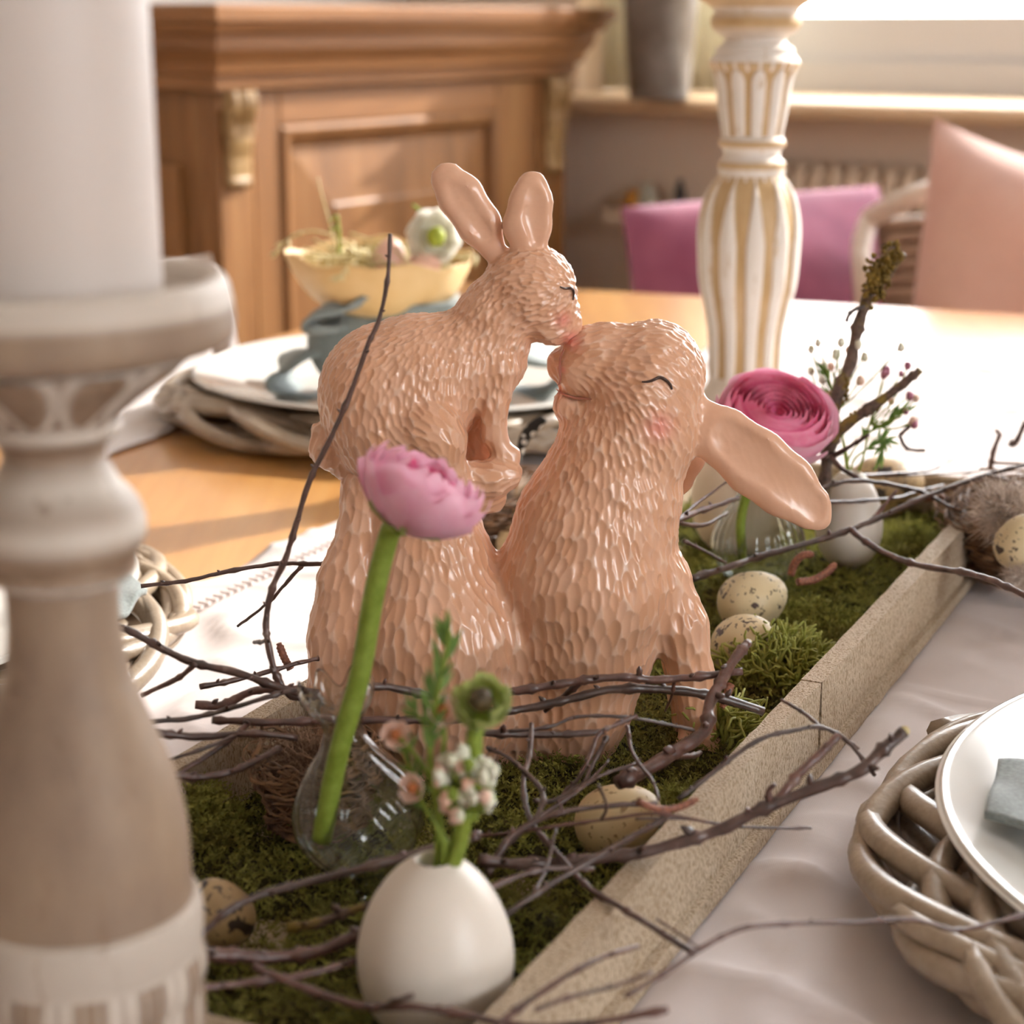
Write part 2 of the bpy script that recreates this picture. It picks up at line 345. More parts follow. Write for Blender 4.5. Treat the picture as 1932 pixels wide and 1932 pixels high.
# ================================================================ the room
W0 = A(1070, 180, .15); W1 = A(1932, 203, .15)
WD = unit(W1-W0); WN = np.array([-WD[1], WD[0], 0.])            # along the window wall / outward
Z3 = np.array([0, 0, 1.])
def WP(a, b, z): return W0*[1, 1, 0]+WD*a+WN*b+Z3*z
def wbox(a, b, z): return obox(W0*[1, 1, 0], WD, WN, Z3, a, b, z)
SILL = W0[2]; WIN0, WIN1, HEAD = -.06, 2.34, 2.5
def struct(name, VF, mat, **k): o = solo(name, VF, mat, kind='structure', smooth=False, **k); return o
RA, RB = 4.0, -4.7   # far ends of the room, beyond the picture
struct('floor', wbox((-3.2, RA+.3), (RB-.3, .42), (-.05, 0)), MAT['floor'])
wall = struct('wall_back', join(wbox((-.9, RA+.3), (.12, .42), (0, SILL-.03)), wbox((-.9, WIN0), (.12, .42), (SILL-.03, 2.74)),
      wbox((WIN1, RA+.3), (.12, .42), (SILL-.03, 2.74)), wbox((WIN0, WIN1), (.12, .42), (HEAD, 2.74))), MAT['plaster'])
# pine sideboard frame: front-near corner O, along EX, out EY
CO = AY(412, 300, 2.46)*[1, 1, 0]; CE = AY(1066, 300, 3.16)*[1, 1, 0]
EX = unit(CE-CO); EY = np.array([EX[1], -EX[0], 0.]); CW = np.linalg.norm(CE-CO); CD = .46
struct('wall_left', obox(CO, EX, EY, Z3, (-4.6, CW+.25), (-CD-.14, -CD-.02), (0, 2.74)), MAT['wall_side'])
struct('ceiling', wbox((-3.2, RA+.3), (RB-.3, .42), (2.74, 2.80)), MAT['ceiling'])
struct('wall_front', wbox((-3.2, RA+.3), (RB-.3, RB), (0, 2.74)), MAT['wall_side'])
wr_ = lambda b, z: wbox((RA, RA+.3), b, z)
struct('wall_right', join(wr_((RB, -2.95), (0, 2.74)), wr_((-2.1, .42), (0, 2.74)), wr_((-2.95, -2.1), (0, .9)), wr_((-2.95, -2.1), (2.1, 2.74))), MAT['wall_side'])
struct('trim_1', wbox((-.35, WIN1+.1), (0, .42), (SILL-.028, SILL)), MAT['sill']); bevel(bpy.data.objects['trim_1'], .012, 4)
win = thing('window_1', None, None, WP(1.6, .3, SILL)); win['kind'] = 'structure'
def winpart(name, a, b, z, mat=MAT['frame']): return part(name, wbox(a, b, z), mat, win, smooth=False)
h0 = SILL
winpart('lower_frame', (WIN0, WIN1), (.34, .42), (h0, h0+.055)); winpart('upper_frame', (WIN0, WIN1), (.34, .42), (HEAD-.06, HEAD))
for a in (WIN0, 1.12, WIN1-.06): winpart('side_frame', (a, a+.06), (.34, .42), (h0, HEAD))
for a0, a1 in ((WIN0+.06, 1.12), (1.18, WIN1-.06)):
    lo = h0+.055 if a0 > 1 else h0+.055
    winpart('sash_rail', (a0, a1), (.35, .41), (h0+.055, h0+.13)); winpart('sash_rail', (a0, a1), (.35, .41), (HEAD-.12, HEAD-.06))
    for a in (a0, a1-.06): winpart('sash_stile', (a, a+.06), (.35, .41), (h0+.13, HEAD-.12))
    winpart('pane', (a0+.06, a1-.06), (.377, .383), (h0+.13, HEAD-.12), MAT['pane'])
# sheer curtain beside the window
ns = 60; P = [[WP(-.06+.30*i/ns, .2+.008*math.sin(i*.75), SILL+.004+z) for z in np.linspace(0, 1.12, 8)] for i in range(ns+1)]
o = solo('sheer_curtain', gridsurf(P), MAT['sheer'], 'pale sage sheer curtain hanging at the window beside the pine cabinet', 'curtain')
o.modifiers.new('thick', 'SOLIDIFY').thickness = .002
# flower pot on the sill
pc = AY(1243, 178, 3.12)*[1, 1, 0]+Z3*SILL; k = mmpx(pc); r = 68*k
pot = thing('flower_pot', 'weathered zinc flower pot with a green plant on the window sill', 'flower pot', pc)
part('pot', lathe([(r*.8, 0), (r*.83, .004), (r*1.05, .175), (r*1.1, .178), (r*1.1, .19), (r*1.0, .19), (r*.95, .16)], 40, pc), MAT['zinc'], pot)
part('soil', lathe([(0, .165), (r*.97, .165)], 24, pc, close=False), MAT['soil'], pot)
for i in range(26):
    a = random.random()*6.28; e = random.uniform(.5, 1.3); d = np.array([math.cos(a)*math.cos(e), math.sin(a)*math.cos(e), math.sin(e)]); L = random.uniform(.06, .12)
    b0 = pc+Z3*.16+np.array([math.cos(a), math.sin(a), 0])*r*.3; s = unit(np.cross(d, Z3))
    P = [[b0+d*L*t+s*wd*.014*math.sin(math.pi*min(1, t*.92+.05))-Z3*.03*t*t for wd in (-1, 0, 1)] for t in np.linspace(0, 1, 6)]
    part('leaf', gridsurf(P), MAT['leaf'], pot)
# radiator under the window, with small jars on top
rad_top = AY(1640, 338, 2.9)[2]; ra0, ra1 = .34, 2.2
rad = thing('radiator', 'cream ribbed radiator on the wall under the window sill', 'radiator', WP(1.4, .05, .12))
part('body', wbox((ra0, ra1), (.05, .10), (.12, rad_top-.01)), MAT['radiator'], rad, smooth=False)
for i in range(60):
    a = ra0+.01+(ra1-ra0-.02)*i/59
    part('rib', tube([WP(a, .047, .13), WP(a, .043, .4), WP(a, .043, rad_top-.03), WP(a, .05, rad_top), WP(a, .075, rad_top+.004)], .012, 6), MAT['radiator'], rad)
rad_top = AY(1240, 415, 3.1)[2]; shf = thing('corner_shelf', 'small plain wall shelf under the window behind the purple cushion', 'shelf', WP(.3, .1, rad_top-.03)); part('board', wbox((.06, .26), (.02, .12), (rad_top-.02, rad_top+.004)), MAT['radiator'], shf, smooth=False); part('bracket', wbox((.15, .17), (.05, .12), (rad_top-.10, rad_top-.02)), MAT['radiator'], shf, smooth=False)
for n_, lab, px, yt, yb, wpx, mt in (('jar', 'small amber jar under the window behind the purple cushion', 1196, 362, 408, 40, 'amber'), ('jar', 'small pale sage jar under the window behind the purple cushion', 1222, 345, 400, 36, 'pale_glaze'),
                                    ('bottle', 'slim dark bottle under the window behind the purple cushion', 1283, 338, 400, 24, 'dark_glaze')):
    p = APL(px, 370, WP(0, .075, 0), WN); k = mmpx(p); q = np.array([p[0], p[1], rad_top+.004]); r = wpx*k/2; h = AY(px, yt, p[1])[2]-q[2]
    h = max(h, .03)
    solo(n_, lathe([(r*.8, 0), (r, .1*h), (r, .6*h), (r*.55, .8*h), (r*.5, .95*h), (r*.58, h), (r*.4, h)], 24, q), MAT[mt], lab, n_)
# ================================================================ pine sideboard
CZ = lambda py, px=412, Y=2.46: AY(px, py, Y)[2]
ctop, cbot = CZ(8), CZ(163)
cab = thing('sideboard', 'orange pine sideboard with carved corner brackets and a stepped cornice', 'cabinet', CO)
def cbox(name, a, b, z, mat='pine', bw=.003): return bevel(part(name, obox(CO, EX, EY, Z3, a, b, z), MAT[mat], cab, smooth=False), bw)
cbox('body', (.012, CW-.012), (-CD, -.02), (.06, cbot))
cbox('plinth', (-.01, CW+.01), (-CD, .01), (0, .08))
# cornice: stepped moulding swept round front and both ends
prof = [(.0, cbot-.006), (.010, cbot-.004), (.012, cbot+.014), (.020, cbot+.016), (.024, cbot+.03), (.034, cbot+.045), (.036, cbot+.062), (.046, cbot+.066), (.050, ctop-.022), (.058, ctop-.020), (.060, ctop-.004), (.056, ctop)]
rows = []
for e, z in prof:
    rows.append([CO+EX*a+EY*b+Z3*z for a, b in ((-e, -CD), (-e, e), (CW+e, e), (CW+e, -CD))])
V, F = gridsurf(np.array(rows)); F.append([len(prof)*4-4+i for i in range(4)])
part('cornice', (V, F), MAT['pine_h'], cab, smooth=False)
def cpt(px, py): q = APL(px, py, CO, EY)-CO; return float(q@EX), float(q[2])
# corner pilasters with a carved bracket each
for a0, a1, zb in ((.0, .068, cpt(440, 355)[1]), (CW-.075, CW, cpt(1040, 325)[1])):
    p = cbox('pilaster', (a0, a1), (-.03, .0), (.08, cbot-.004)); zt = cbot-.006; mid = (a0+a1)/2; wd = (a1-a0)*.42
    rows = []
    for i in range(33):
        t = i/32; z = zt+(zb-zt)*t; dep = .006+.020*(1-t)*(.6+.4*abs(math.sin(t*9)))+.006*math.exp(-((t-.95)/.04)**2)
        wk = wd*(1-.18*t)*(1 if t < .97 else .9)
        rows.append([CO+EX*(mid+u*wk)+EY*(dep*(1-.55*abs(u)**3)+(.004*math.cos(u*9) if t < .45 else .0))+Z3*z for u in np.linspace(-1, 1, 15)])
    g = part('carved_bracket', gridsurf(rows), MAT['pine_carved'], p); g.modifiers.new('thick', 'SOLIDIFY').thickness = .004
# door: rails and stiles round a raised panel
d0, d1 = .072, CW-.079
pa0, pz1 = cpt(532, 238); pa1 = cpt(942, 224)[0]
door = cbox('door', (d0, pa0), (-.022, -.004), (.10, cbot-.008)); door.name = 'door_stile'
cbox('door_stile', (pa1, d1), (-.022, -.004), (.10, cbot-.008)); cbox('door_rail', (pa0, pa1), (-.022, -.004), (pz1, cbot-.008), 'pine_h'); cbox('door_rail', (pa0, pa1), (-.022, -.004), (.10, .20), 'pine_h')
ia0, iz1 = cpt(632, 338); ia1 = cpt(880, 325)[0]
def ring(a0, a1, z0, z1, b): return [CO+EX*a+EY*b+Z3*z for a, z in ((a0, z0), (a1, z0), (a1, z1), (a0, z1))]
steps = [(0, 0, -.004), (.006, 0, .002), (.016, 0, -.001), (.022, 0, -.014), (.03, 0, -.016), (ia0-pa0, 1, -.007), (ia0-pa0+.004, 1, -.004)]
rows = [ring(pa0+e, pa1-e, .20+e, pz1-e, b) for e, s, b in steps]
V, F = gridsurf(np.array(rows), wrap_v=True); F.append([len(rows)*4-4+i for i in range(4)])
part('door_panel', (V, F), MAT['pine'], cab, smooth=False)
kn = CO+EX*(d1-.02)+EY*.008+Z3*.62
part('knob', ico(kn, .012, 16, 10), MAT['pine_carved'], cab)
for zz in (.16, .52):   # end panel seen beside the candle
    cbox('end_panel', (.0, .012), (-CD+.06, -.07), (zz, min(zz+.32, cbot-.03)), bw=.006)
# ================================================================ table
tl = unit((math.sin(math.radians(23)), math.cos(math.radians(23)), 0)); ts = np.array([tl[1], -tl[0], 0.])
F0 = A(1090, 545); L0 = A(460, 650)
far_s = float(F0@tl); left_n = float(L0@ts)
TABLE_O = np.array([0, 0, 0.])
def tb(n, s, z): return obox(TABLE_O, ts, tl, Z3, n, s, z)
n0, n1, s0, s1 = left_n, left_n+1.15, -.25, far_s
table = thing('dining_table', 'honey pine dining table with a polished top', 'table', ts*(n0+n1)/2+tl*(s0+s1)/2)
bevel(part('tabletop', tb((n0, n1), (s0, s1), (T-.034, T)), MAT['table'], table, smooth=False), .004, 3)
for a in ((n0+.08, n0+.11), (n1-.11, n1-.08)): part('apron', tb(a, (s0+.1, s1-.1), (T-.13, T-.034)), MAT['pine'], table, smooth=False)
for b in ((s0+.1, s0+.13), (s1-.13, s1-.1)): part('apron', tb((n0+.11, n1-.11), b, (T-.13, T-.034)), MAT['pine'], table, smooth=False)
for a in (n0+.07, n1-.14):
    for b in (s0+.08, s1-.16): bevel(part('leg', tb((a, a+.07), (b, b+.07), (0, T-.034)), MAT['pine'], table, smooth=False), .006)
# ================================================================ cushions and chairs beyond the table
def pillow(C4, thick, nu=26, pinch=.05, sag=0, lump=0, seed=0):   # corners: bl, br, tr, tl
    bl, br, tr_, tl_ = (np.array(c, dtype=float) for c in C4); nrm = unit(np.cross(br-bl, tl_-bl)); S = []
    for side in (1, -1):
        rows = []
        for i in range(nu+1):
            u = i/nu; row = []
            for j in range(nu+1):
                v = j/nu; pu = u-.5; pv = v-.5
                uu = .5+pu*(1-pinch*4*(.25-pv*pv)*1.2); vv = .5+pv*(1-pinch*4*(.25-pu*pu)*1.2)
                p = bl*(1-uu)*(1-vv)+br*uu*(1-vv)+tr_*uu*vv+tl_*(1-uu)*vv
                e = max(0, (1-(2*pu)**2)*(1-(2*pv)**2)); t = thick*.5*e**.47
                t *= 1+lump*math.sin(7*u+3*v+seed)*math.cos(5*v-2*u+seed)
                row.append(p+nrm*t*side-Z3*sag*4*(.25-pu*pu)*max(0, pv*2)**2)
            rows.append(row)
        V, F = gridsurf(rows); S.append((V, F if side > 0 else [f[::-1] for f in F]))
    return join(*S)
def chair(name, label, C, fw, seat_z, back_z, mat, width=.46, depth=.46, rails=5, arms=False):
    fw = unit(fw); sd = np.array([fw[1], -fw[0], 0.]); C = np.array(C)*[1, 1, 0]
    t = thing(name, label, 'chair', C); ob = lambda n_, a, b, z, m_=mat: bevel(part(n_, obox(C, sd, fw, Z3, a, b, z), MAT[m_], t, smooth=False), .006)
    hw = width/2
    ob('seat', (-hw, hw), (-depth/2, depth/2), (seat_z-.05, seat_z))
    for sx in (-1, 1):
        ob('leg', (sx*(hw-.02)-.02, sx*(hw-.02)+.02), (depth/2-.045, depth/2-.005), (0, seat_z-.05))
        ob('leg', (sx*(hw-.02)-.02, sx*(hw-.02)+.02), (-depth/2+.005, -depth/2+.045), (0, seat_z-.05))
        if rails: ob('back_post', (sx*(hw-.02)-.018, sx*(hw-.02)+.018), (-depth/2, -depth/2+.035), (seat_z, back_z))
    for i in range(rails):
        z = seat_z+.06+(back_z-seat_z-.1)*i/max(1, rails-1); ob('back_slat', (-hw+.03, hw-.03), (-depth/2+.008, -depth/2+.024), (z, z+.03))
    return t, C, sd, fw
tw = -WN   # chairs at the far end look back to the table
Yp = 2.28
pu = [AY(1255, 930, Yp-.12), AY(1850, 940, Yp+.06), AY(1655, 350, Yp+.20), AY(1172, 392, Yp+.02)]
solo('cushion', pillow(pu, .19, pinch=-.004, lump=.10), MAT['purple'], 'plum purple wool cushion propped up on the wicker bench beyond the table', 'cushion')
Yq = 2.1
pk = [AY(1690, 945, Yq), AY(2230, 985, Yq-.16), AY(2190, 345, Yq-.12), AY(1762, 220, Yq+.06)]
solo('cushion', pillow(pk, .20, pinch=.006, sag=.012, lump=.16, seed=2), MAT['rose'], 'pale rose cotton cushion propped up on the wicker bench', 'cushion')
t, C, sd, fw = chair('wicker_bench', 'brown wicker bench with a pale curved rail carrying the plum and rose cushions', (pu[0]+pk[1])/2+WN*.36+WD*.06, tw, .43, .74, 'rattan', 1.25, .5, rails=7)
arc = [AY(1640, 412, Yq+.20), AY(1690, 386, Yq+.16), AY(1755, 362, Yq+.14), AY(1850, 350, Yq+.16), AY(2000, 345, Yq+.10), AY(2150, 370, Yq+.0)]
part('top_rail', tube(catmull(arc, 8), .013, 10), MAT['rattan_pale'], t)
part('arm_rail', tube(catmull([arc[0], AY(1625, 470, Yq+.16), AY(1630, 560, Yq+.12), AY(1640, 900, Yq+.1)], 8), .012, 10), MAT['rattan_pale'], t)
for i in range(8):
    q0 = AY(1655, 425+i*26, Yq+.20); q1 = AY(1760, 418+i*26, Yq+.20); q2 = AY(1900, 425+i*26, Yq+.22)
    part('woven_strand', tube(catmull([q0, q1, q2], 5), .0085, 6), MAT['rattan'], t)
# white cushion on a chair at the long side of the table
Yw = 1.86
wc = [AY(170, 1060, Yw+.1), AY(520, 1090, Yw-.14), AY(398, 478, Yw-.02), AY(285, 500, Yw+.22)]
solo('cushion', pillow(wc, .085, pinch=0, lump=.05, seed=4), MAT['offwhite'], 'off white cushion standing on a chair behind the thick white candle', 'cushion')
chair('side_chair', 'pine side chair carrying the off white cushion', (wc[0]+wc[1])/2-ts*.10, ts, .45, .66, 'pine', .42, .42, rails=3)
# ================================================================ candlesticks
def stick_rows(base, axis_px, rows):   # rows of (py, right-edge px) -> (r, z above base)
    out = []
    for py, xr in rows:
        p = AY(axis_px, py, base[1]); k = mmpx(p); d = (p-CAM); ax = 966+(base[0])/k
        out.append(((xr-ax)*k, p[2]-base[2]))
    return out
SB = np.array([-.0947, .385, T+.0015])
R1 = stick_rows(SB, 122, [(y, x) for y, x in [(525, 405), (533, 420), (551, 432), (621, 442), (650, 425), (668, 360)]])
st = thing('candlestick', 'limewashed brown wooden candlestick holding the thick white candle', 'candlestick', SB)
zt = R1[0][1]; rd = R1[1][0]
def soft(prof, n=5): return [tuple(p) for p in catmull(prof, n)]
dish = soft([(R1[5][0], R1[5][1]), (R1[4][0], R1[4][1]), R1[3], R1[2], (R1[1][0], zt), (R1[0][0], zt+.0004), (rd*.9, zt-.0008), (rd*.86, zt-.004)], 4)+[(rd*.5, zt-.0045), (0, zt-.0045)]
V, F = lathe(dish, 96, SB); rr = np.hypot(V[:,0]-SB[0], V[:,1]-SB[1]); zz = V[:,2]-SB[2]
part('candle_dish', (V, F), MAT['wash_brown'], st, attr={'paint': np.where(zz > zt-.006, .85, .12)})
# carved cup of leaves under the dish
cup = stick_rows(SB, 122, [(676, 352), (700, 330), (735, 282), (770, 240), (792, 221)][::-1])
cup = soft(cup, 8); n_leaf = 10
def leafmod(t, i, r, z):
    f = i/(len(cup)-1); a = (t*n_leaf/(2*math.pi)) % 1; e = abs(a-.5)*2; wid = .88*math.sin(math.pi*min(1, max(0, (1-f)*.8+.18)))**.6
    return r*(1+.05*(1 if e < wid else 0)*(1-(e/wid)**2 if e < wid else 0)-.03*math.exp(-((e-wid)/.10)**2)), z
V, F = lathe(cup, 160, SB, leafmod); th = np.arctan2(V[:,1]-SB[1], V[:,0]-SB[0]) % (2*math.pi); f = np.tile(np.arange(len(cup))/(len(cup)-1), 160)
e = np.abs((th*n_leaf/(2*math.pi)) % 1-.5)*2; wid = .88*np.sin(math.pi*np.clip((1-f)*.8+.18, 0, 1))**.6
part('leaf_cup', (V, F), MAT['wash_brown'], st, attr={'paint': np.clip(np.exp(-((e-wid)/.16)**2)*1.3+np.exp(-(f/.08)**2), 0, 1)})
rings = [(1105, 221), (1092, 232), (1080, 252), (1066, 258), (1050, 256), (1040, 262), (1010, 274), (980, 274), (950, 262), (925, 242), (910, 226), (890, 214), (872, 203), (858, 198), (845, 198), (830, 208), (815, 224), (800, 230), (788, 222)]
rp = soft(stick_rows(SB, 122, rings), 4); V, F = lathe(rp, 80, SB); zz = np.tile(np.array([p[1] for p in rp]), 80)
zy = lambda y: AY(122, y, SB[1])[2]-SB[2]
pt = np.clip(sum(np.exp(-((zz-zy(y))/(w*.00011))**2) for y, w in ((1085, 14), (985, 30), (905, 40), (805, 14))), 0, 1)
part('ring_collar', (V, F), MAT['wash_brown'], st, attr={'paint': pt})
shaft = soft(stick_rows(SB, 122, [(1712, 366), (1664, 360), (1564, 352), (1463, 327), (1362, 282), (1300, 255), (1262, 241), (1176, 226), (1100, 222)]), 6)
V, F = lathe(shaft, 80, SB); part('shaft', (V, F), MAT['wash_brown'], st, attr={'paint': np.full(len(V), .12)})
foot = stick_rows(SB, 122, [(1690, 362), (1700, 376), (1730, 382), (1765, 381), (1780, 379), (1815, 386), (1850, 384), (1890, 377)])
foot = [(foot[-1][0]*1.06, 0), (foot[-1][0]*1.10, .003), (foot[-1][0]*1.05, .008), (foot[-1][0]*.97, .011)]+[(r, z) for r, z in foot[::-1] if z > .013]
foot = soft(foot, 6); zs = [p[1] for p in foot]; zlo, zhi = .012, zy(1785)
def footmod(t, i, r, z):
    a = (t*12/(2*math.pi)) % 1; e = abs(a-.5)*2
    if zlo < z < zhi: r *= 1+.06*math.cos(e*math.pi)*math.sin(math.pi*(z-zlo)/(zhi-zlo))
    return r, z
V, F = lathe(foot, 180, SB, footmod); th = np.arctan2(V[:,1]-SB[1], V[:,0]-SB[0]) % (2*math.pi); e = np.abs((th*12/(2*math.pi)) % 1-.5)*2
zz = np.tile(np.array(zs), 180); pt = np.where((zz > zlo) & (zz < zhi), np.clip(1.1-np.abs(e-.75)*2.6+(e < .3)*.75, 0, 1), .75)
part('carved_foot', (V, F), MAT['wash_brown'], st, attr={'paint': pt})
# candle
rc = [x for x in stick_rows(SB, 122, [(510, 303)])][0][0]; cz = SB+[0, 0, zt-.0045]
cn = thing('pillar_candle', 'thick white pillar candle standing on the brown candlestick', 'candle', cz)
part('wax_body', lathe([(rc*.97, 0), (rc, .002), (rc*.985, .10), (rc*.98, .132), (rc*.95, .136), (rc*.8, .135), (0, .133)], 64, cz), MAT['wax'], cn)
part('wick', tube([cz+[0, 0, .132], cz+[0, 0, .139], cz+[.001, 0, .145]], .0008, 6), MAT['dark_glaze'], cn)
# ---- the pale fluted candlestick at the back
B2 = A(1402, 838); c2 = 1402
def rows2(L): return stick_rows(B2, c2, [(y, c2+h) for y, h in L])
s2 = thing('candlestick', 'white and tan fluted wooden candlestick behind the pink ranunculus', 'candlestick', B2)
def wpart(name, prof, paint, n=72, mod=None):
    V, F = lathe(prof, n, B2, mod); th = np.arctan2(V[:,1]-B2[1], V[:,0]-B2[0]) % (2*math.pi); zz = np.tile(np.array([p[1] for p in prof]), n)
    return part(name, (V, F), MAT['wash_tan'], s2, attr={'paint': paint(th, zz)})
z2 = lambda y: AY(c2, y, B2[1])[2]-B2[2]
# fluted sections
NP = 11
def flutes(name, L, ytop, ybot, wide, phase, keep=1.0):
    prof = soft(rows2(L), 6); zt_, zb_ = z2(ytop), z2(ybot)
    def cov(th, z):
        f = np.clip((zt_-z)/(zt_-zb_), 0, 1); wd = wide(f); a = (th*NP/(2*math.pi)+phase) % 1; e = np.abs(a-.5)*2; return e, wd, f
    def mod(t, i, r, z):
        if not (zb_ < z < zt_): return r, z
        e, wd, f = cov(t, z); wd = float(wd); k = 1-(e/wd)**2 if e < wd else 0
        return r*(1+.055*k**.5-.02*(e > wd)), z
    def pf(th, z):
        e, wd, f = cov(th, z); ins = (z > zb_) & (z < zt_)
        return np.where(ins, np.clip((wd-e)*9+.5, 0, 1), np.where((z >= zt_) & (z < zt_+.006), .1+.9*(np.abs(e-.5) > .35), keep))
    wpart(name, prof, pf, 264, mod)
flutes('fluted_neck', [(262, 73), (250, 74), (235, 77), (200, 84), (170, 88), (140, 96), (127, 104), (118, 108), (110, 104), (100, 96)], 134, 256, lambda f: .30+.42*np.minimum(1, f*6)**.5*(1-.25*f), .25)
flutes('fluted_belly', [(715, 70), (690, 71), (660, 73), (620, 77), (570, 88), (530, 98), (470, 104), (425, 106), (380, 100), (350, 88), (338, 80), (328, 76)], 338, 712, lambda f: .05+.62*np.minimum(1, f*3.2)**.8*(1-.35*np.maximum(0, f-.3)), .25, .3)
rg = [(330, 77), (322, 78), (310, 80), (304, 78), (296, 70), (283, 72), (276, 78), (270, 81), (262, 78), (256, 72)]
wpart('ring_collar', soft(rows2(rg), 4), lambda th, z: np.clip(1-np.exp(-((z-z2(310))/.0022)**2)*1.2-np.exp(-((z-z2(270))/.0022)**2)*1.2, .0, 1))
tp = [(104, 96), (97, 97), (90, 96), (84, 86), (75, 81), (68, 86), (62, 98), (50, 108), (40, 110), (30, 108), (22, 104), (12, 112), (0, 132), (-12, 146), (-40, 150), (-46, 140), (-46, 0)]
wpart('candle_dish', soft(rows2(tp[:-1]), 4)+rows2(tp[-1:]), lambda th, z: np.where(z > z2(14), .12, np.clip(1-np.exp(-((z-z2(42))/.006)**2), 0, 1)))
ft = [(838, 128), (826, 130), (815, 122), (800, 100), (785, 96), (770, 104), (755, 100), (738, 84), (722, 74), (708, 71)]
fp = soft(rows2(ft), 4); fp[0] = (fp[0][0], 0.0); wpart('foot', fp, lambda th, z: np.full(len(z), .7))
# ================================================================ kissing rabbits (one carved figurine)
KPX = .0001937; Y0 = .660; VOX = 5.0
def uvw2world(P):
    P = np.asarray(P, dtype=float); cx = (P[:,0]-966)/FPX; cy = -(P[:,1]-966)/FPX
    dy = CP+cy*SP; dz = -SP+cy*CP; s = Y0/dy
    return np.stack([cx*s, Y0-P[:,2]*KPX, CAM[2]+dz*s], 1)
def seg_dist(X, Yv, W, a, b, g):
    (ax, ay, aw, ar), (bx, by, bw, br) = a, b
    dx, dy, dw = bx-ax, by-ay, (bw-aw)*g
    px, py, pw = X-ax, Yv-ay, (W-aw)*g
    L = dx*dx+dy*dy+dw*dw
    t = np.clip((px*dx+py*dy+pw*dw)/max(L, 1e-6), 0, 1) if L > 1e-6 else np.zeros(np.broadcast(px, pw).shape, dtype=np.float32)
    return np.sqrt((px-t*dx)**2+(py-t*dy)**2+(pw-t*dw)**2)-(ar+(br-ar)*t)
def chain_at(P, ch, g=1.0):
    d = np.full(len(P), 1e3)
    for a, b in (list(zip(ch, ch[1:])) or [(ch[0], ch[0])]): d = np.minimum(d, seg_dist(P[:,0], P[:,1], P[:,2], a, b, g))
    return d
class Field:
    def __init__(s, lo, hi):
        s.lo = np.array(lo, dtype=float); n = ((np.array(hi)-s.lo)/VOX).astype(int)+1
        s.ax = [(s.lo[i]+VOX*np.arange(n[i])).astype(np.float32) for i in range(3)]; s.D = np.full(n, 500, dtype=np.float32)
    def apply(s, ch, g=1.0, k=14, sub=False):
        segs = list(zip(ch, ch[1:])) or [(ch[0], ch[0])]
        pts = np.array(ch); m = pts[:,3].max()+k+12
        sl = []
        for i in range(3):
            r = m/(g if i == 2 and g < 1 else 1); a = np.searchsorted(s.ax[i], pts[:,i].min()-r); b = np.searchsorted(s.ax[i], pts[:,i].max()+r); sl.append(slice(max(a, 0), max(b, 1)))
        X = s.ax[0][sl[0]][:,None,None]; Yv = s.ax[1][sl[1]][None,:,None]; W = s.ax[2][sl[2]][None,None,:]
        d = None
        for a, b in segs:
            q = seg_dist(X, Yv, W, a, b, g)
            if d is None: d = q
            else:
                h = np.maximum(10-np.abs(d-q), 0)/10; d = np.minimum(d, q)-h*h*2.5
        cur = s.D[tuple(sl)]
        if sub: d = -d; h = np.maximum(k-np.abs(cur-d), 0)/k; s.D[tuple(sl)] = np.maximum(cur, d)+h*h*k*.25
        else: h = np.maximum(k-np.abs(cur-d), 0)/k; s.D[tuple(sl)] = np.minimum(cur, d)-h*h*k*.25
    def nets(s):
        D = s.D; n = D.shape; ins = D < 0
        c = np.zeros((n[0]-1, n[1]-1, n[2]-1), dtype=np.int8)
        for i in (0,1):
            for j in (0,1):
                for k in (0,1): c += ins[i:n[0]-1+i, j:n[1]-1+j, k:n[2]-1+k]
        act = np.argwhere((c > 0) & (c < 8)); idx = -np.ones(c.shape, dtype=np.int64); idx[tuple(act.T)] = np.arange(len(act))
        acc = np.zeros((len(act), 3)); cnt = np.zeros(len(act))
        off = [(i, j, k) for i in (0,1) for j in (0,1) for k in (0,1)]
        for a in off:
            for ax in range(3):
                if a[ax]: continue
                b = list(a); b[ax] = 1
                d0 = D[tuple((act+a).T)]; d1 = D[tuple((act+b).T)]; m = (d0 < 0) != (d1 < 0)
                t = np.where(m, d0/np.where(d0 == d1, 1, d0-d1), 0); p = np.array(a)[None]+np.zeros((len(act), 1)); p[:, ax] = t
                acc[m] += p[m]; cnt[m] += 1
        V = s.lo+VOX*(act+acc/cnt[:,None]); Q = []
        for ax in range(3):
            o1, o2 = [(1,2), (2,0), (0,1)][ax]; sl0 = [slice(None)]*3; sl1 = [slice(None)]*3; sl0[ax] = slice(0, -1); sl1[ax] = slice(1, None)
            e = np.argwhere(ins[tuple(sl0)] != ins[tuple(sl1)]); ok = (e[:,o1] > 0) & (e[:,o2] > 0) & (e[:,o1] < n[o1]-1) & (e[:,o2] < n[o2]-1); e = e[ok]
            flip = ins[tuple(sl0)][tuple(e.T)]
            def at(a, b): q = e.copy(); q[:,o1] -= a; q[:,o2] -= b; return idx[tuple(q.T)]
            q = np.stack([at(1,1), at(0,1), at(0,0), at(1,0)], 1); q[~flip] = q[~flip][:, ::-1]; Q.append(q)
        return V, np.vstack(Q)
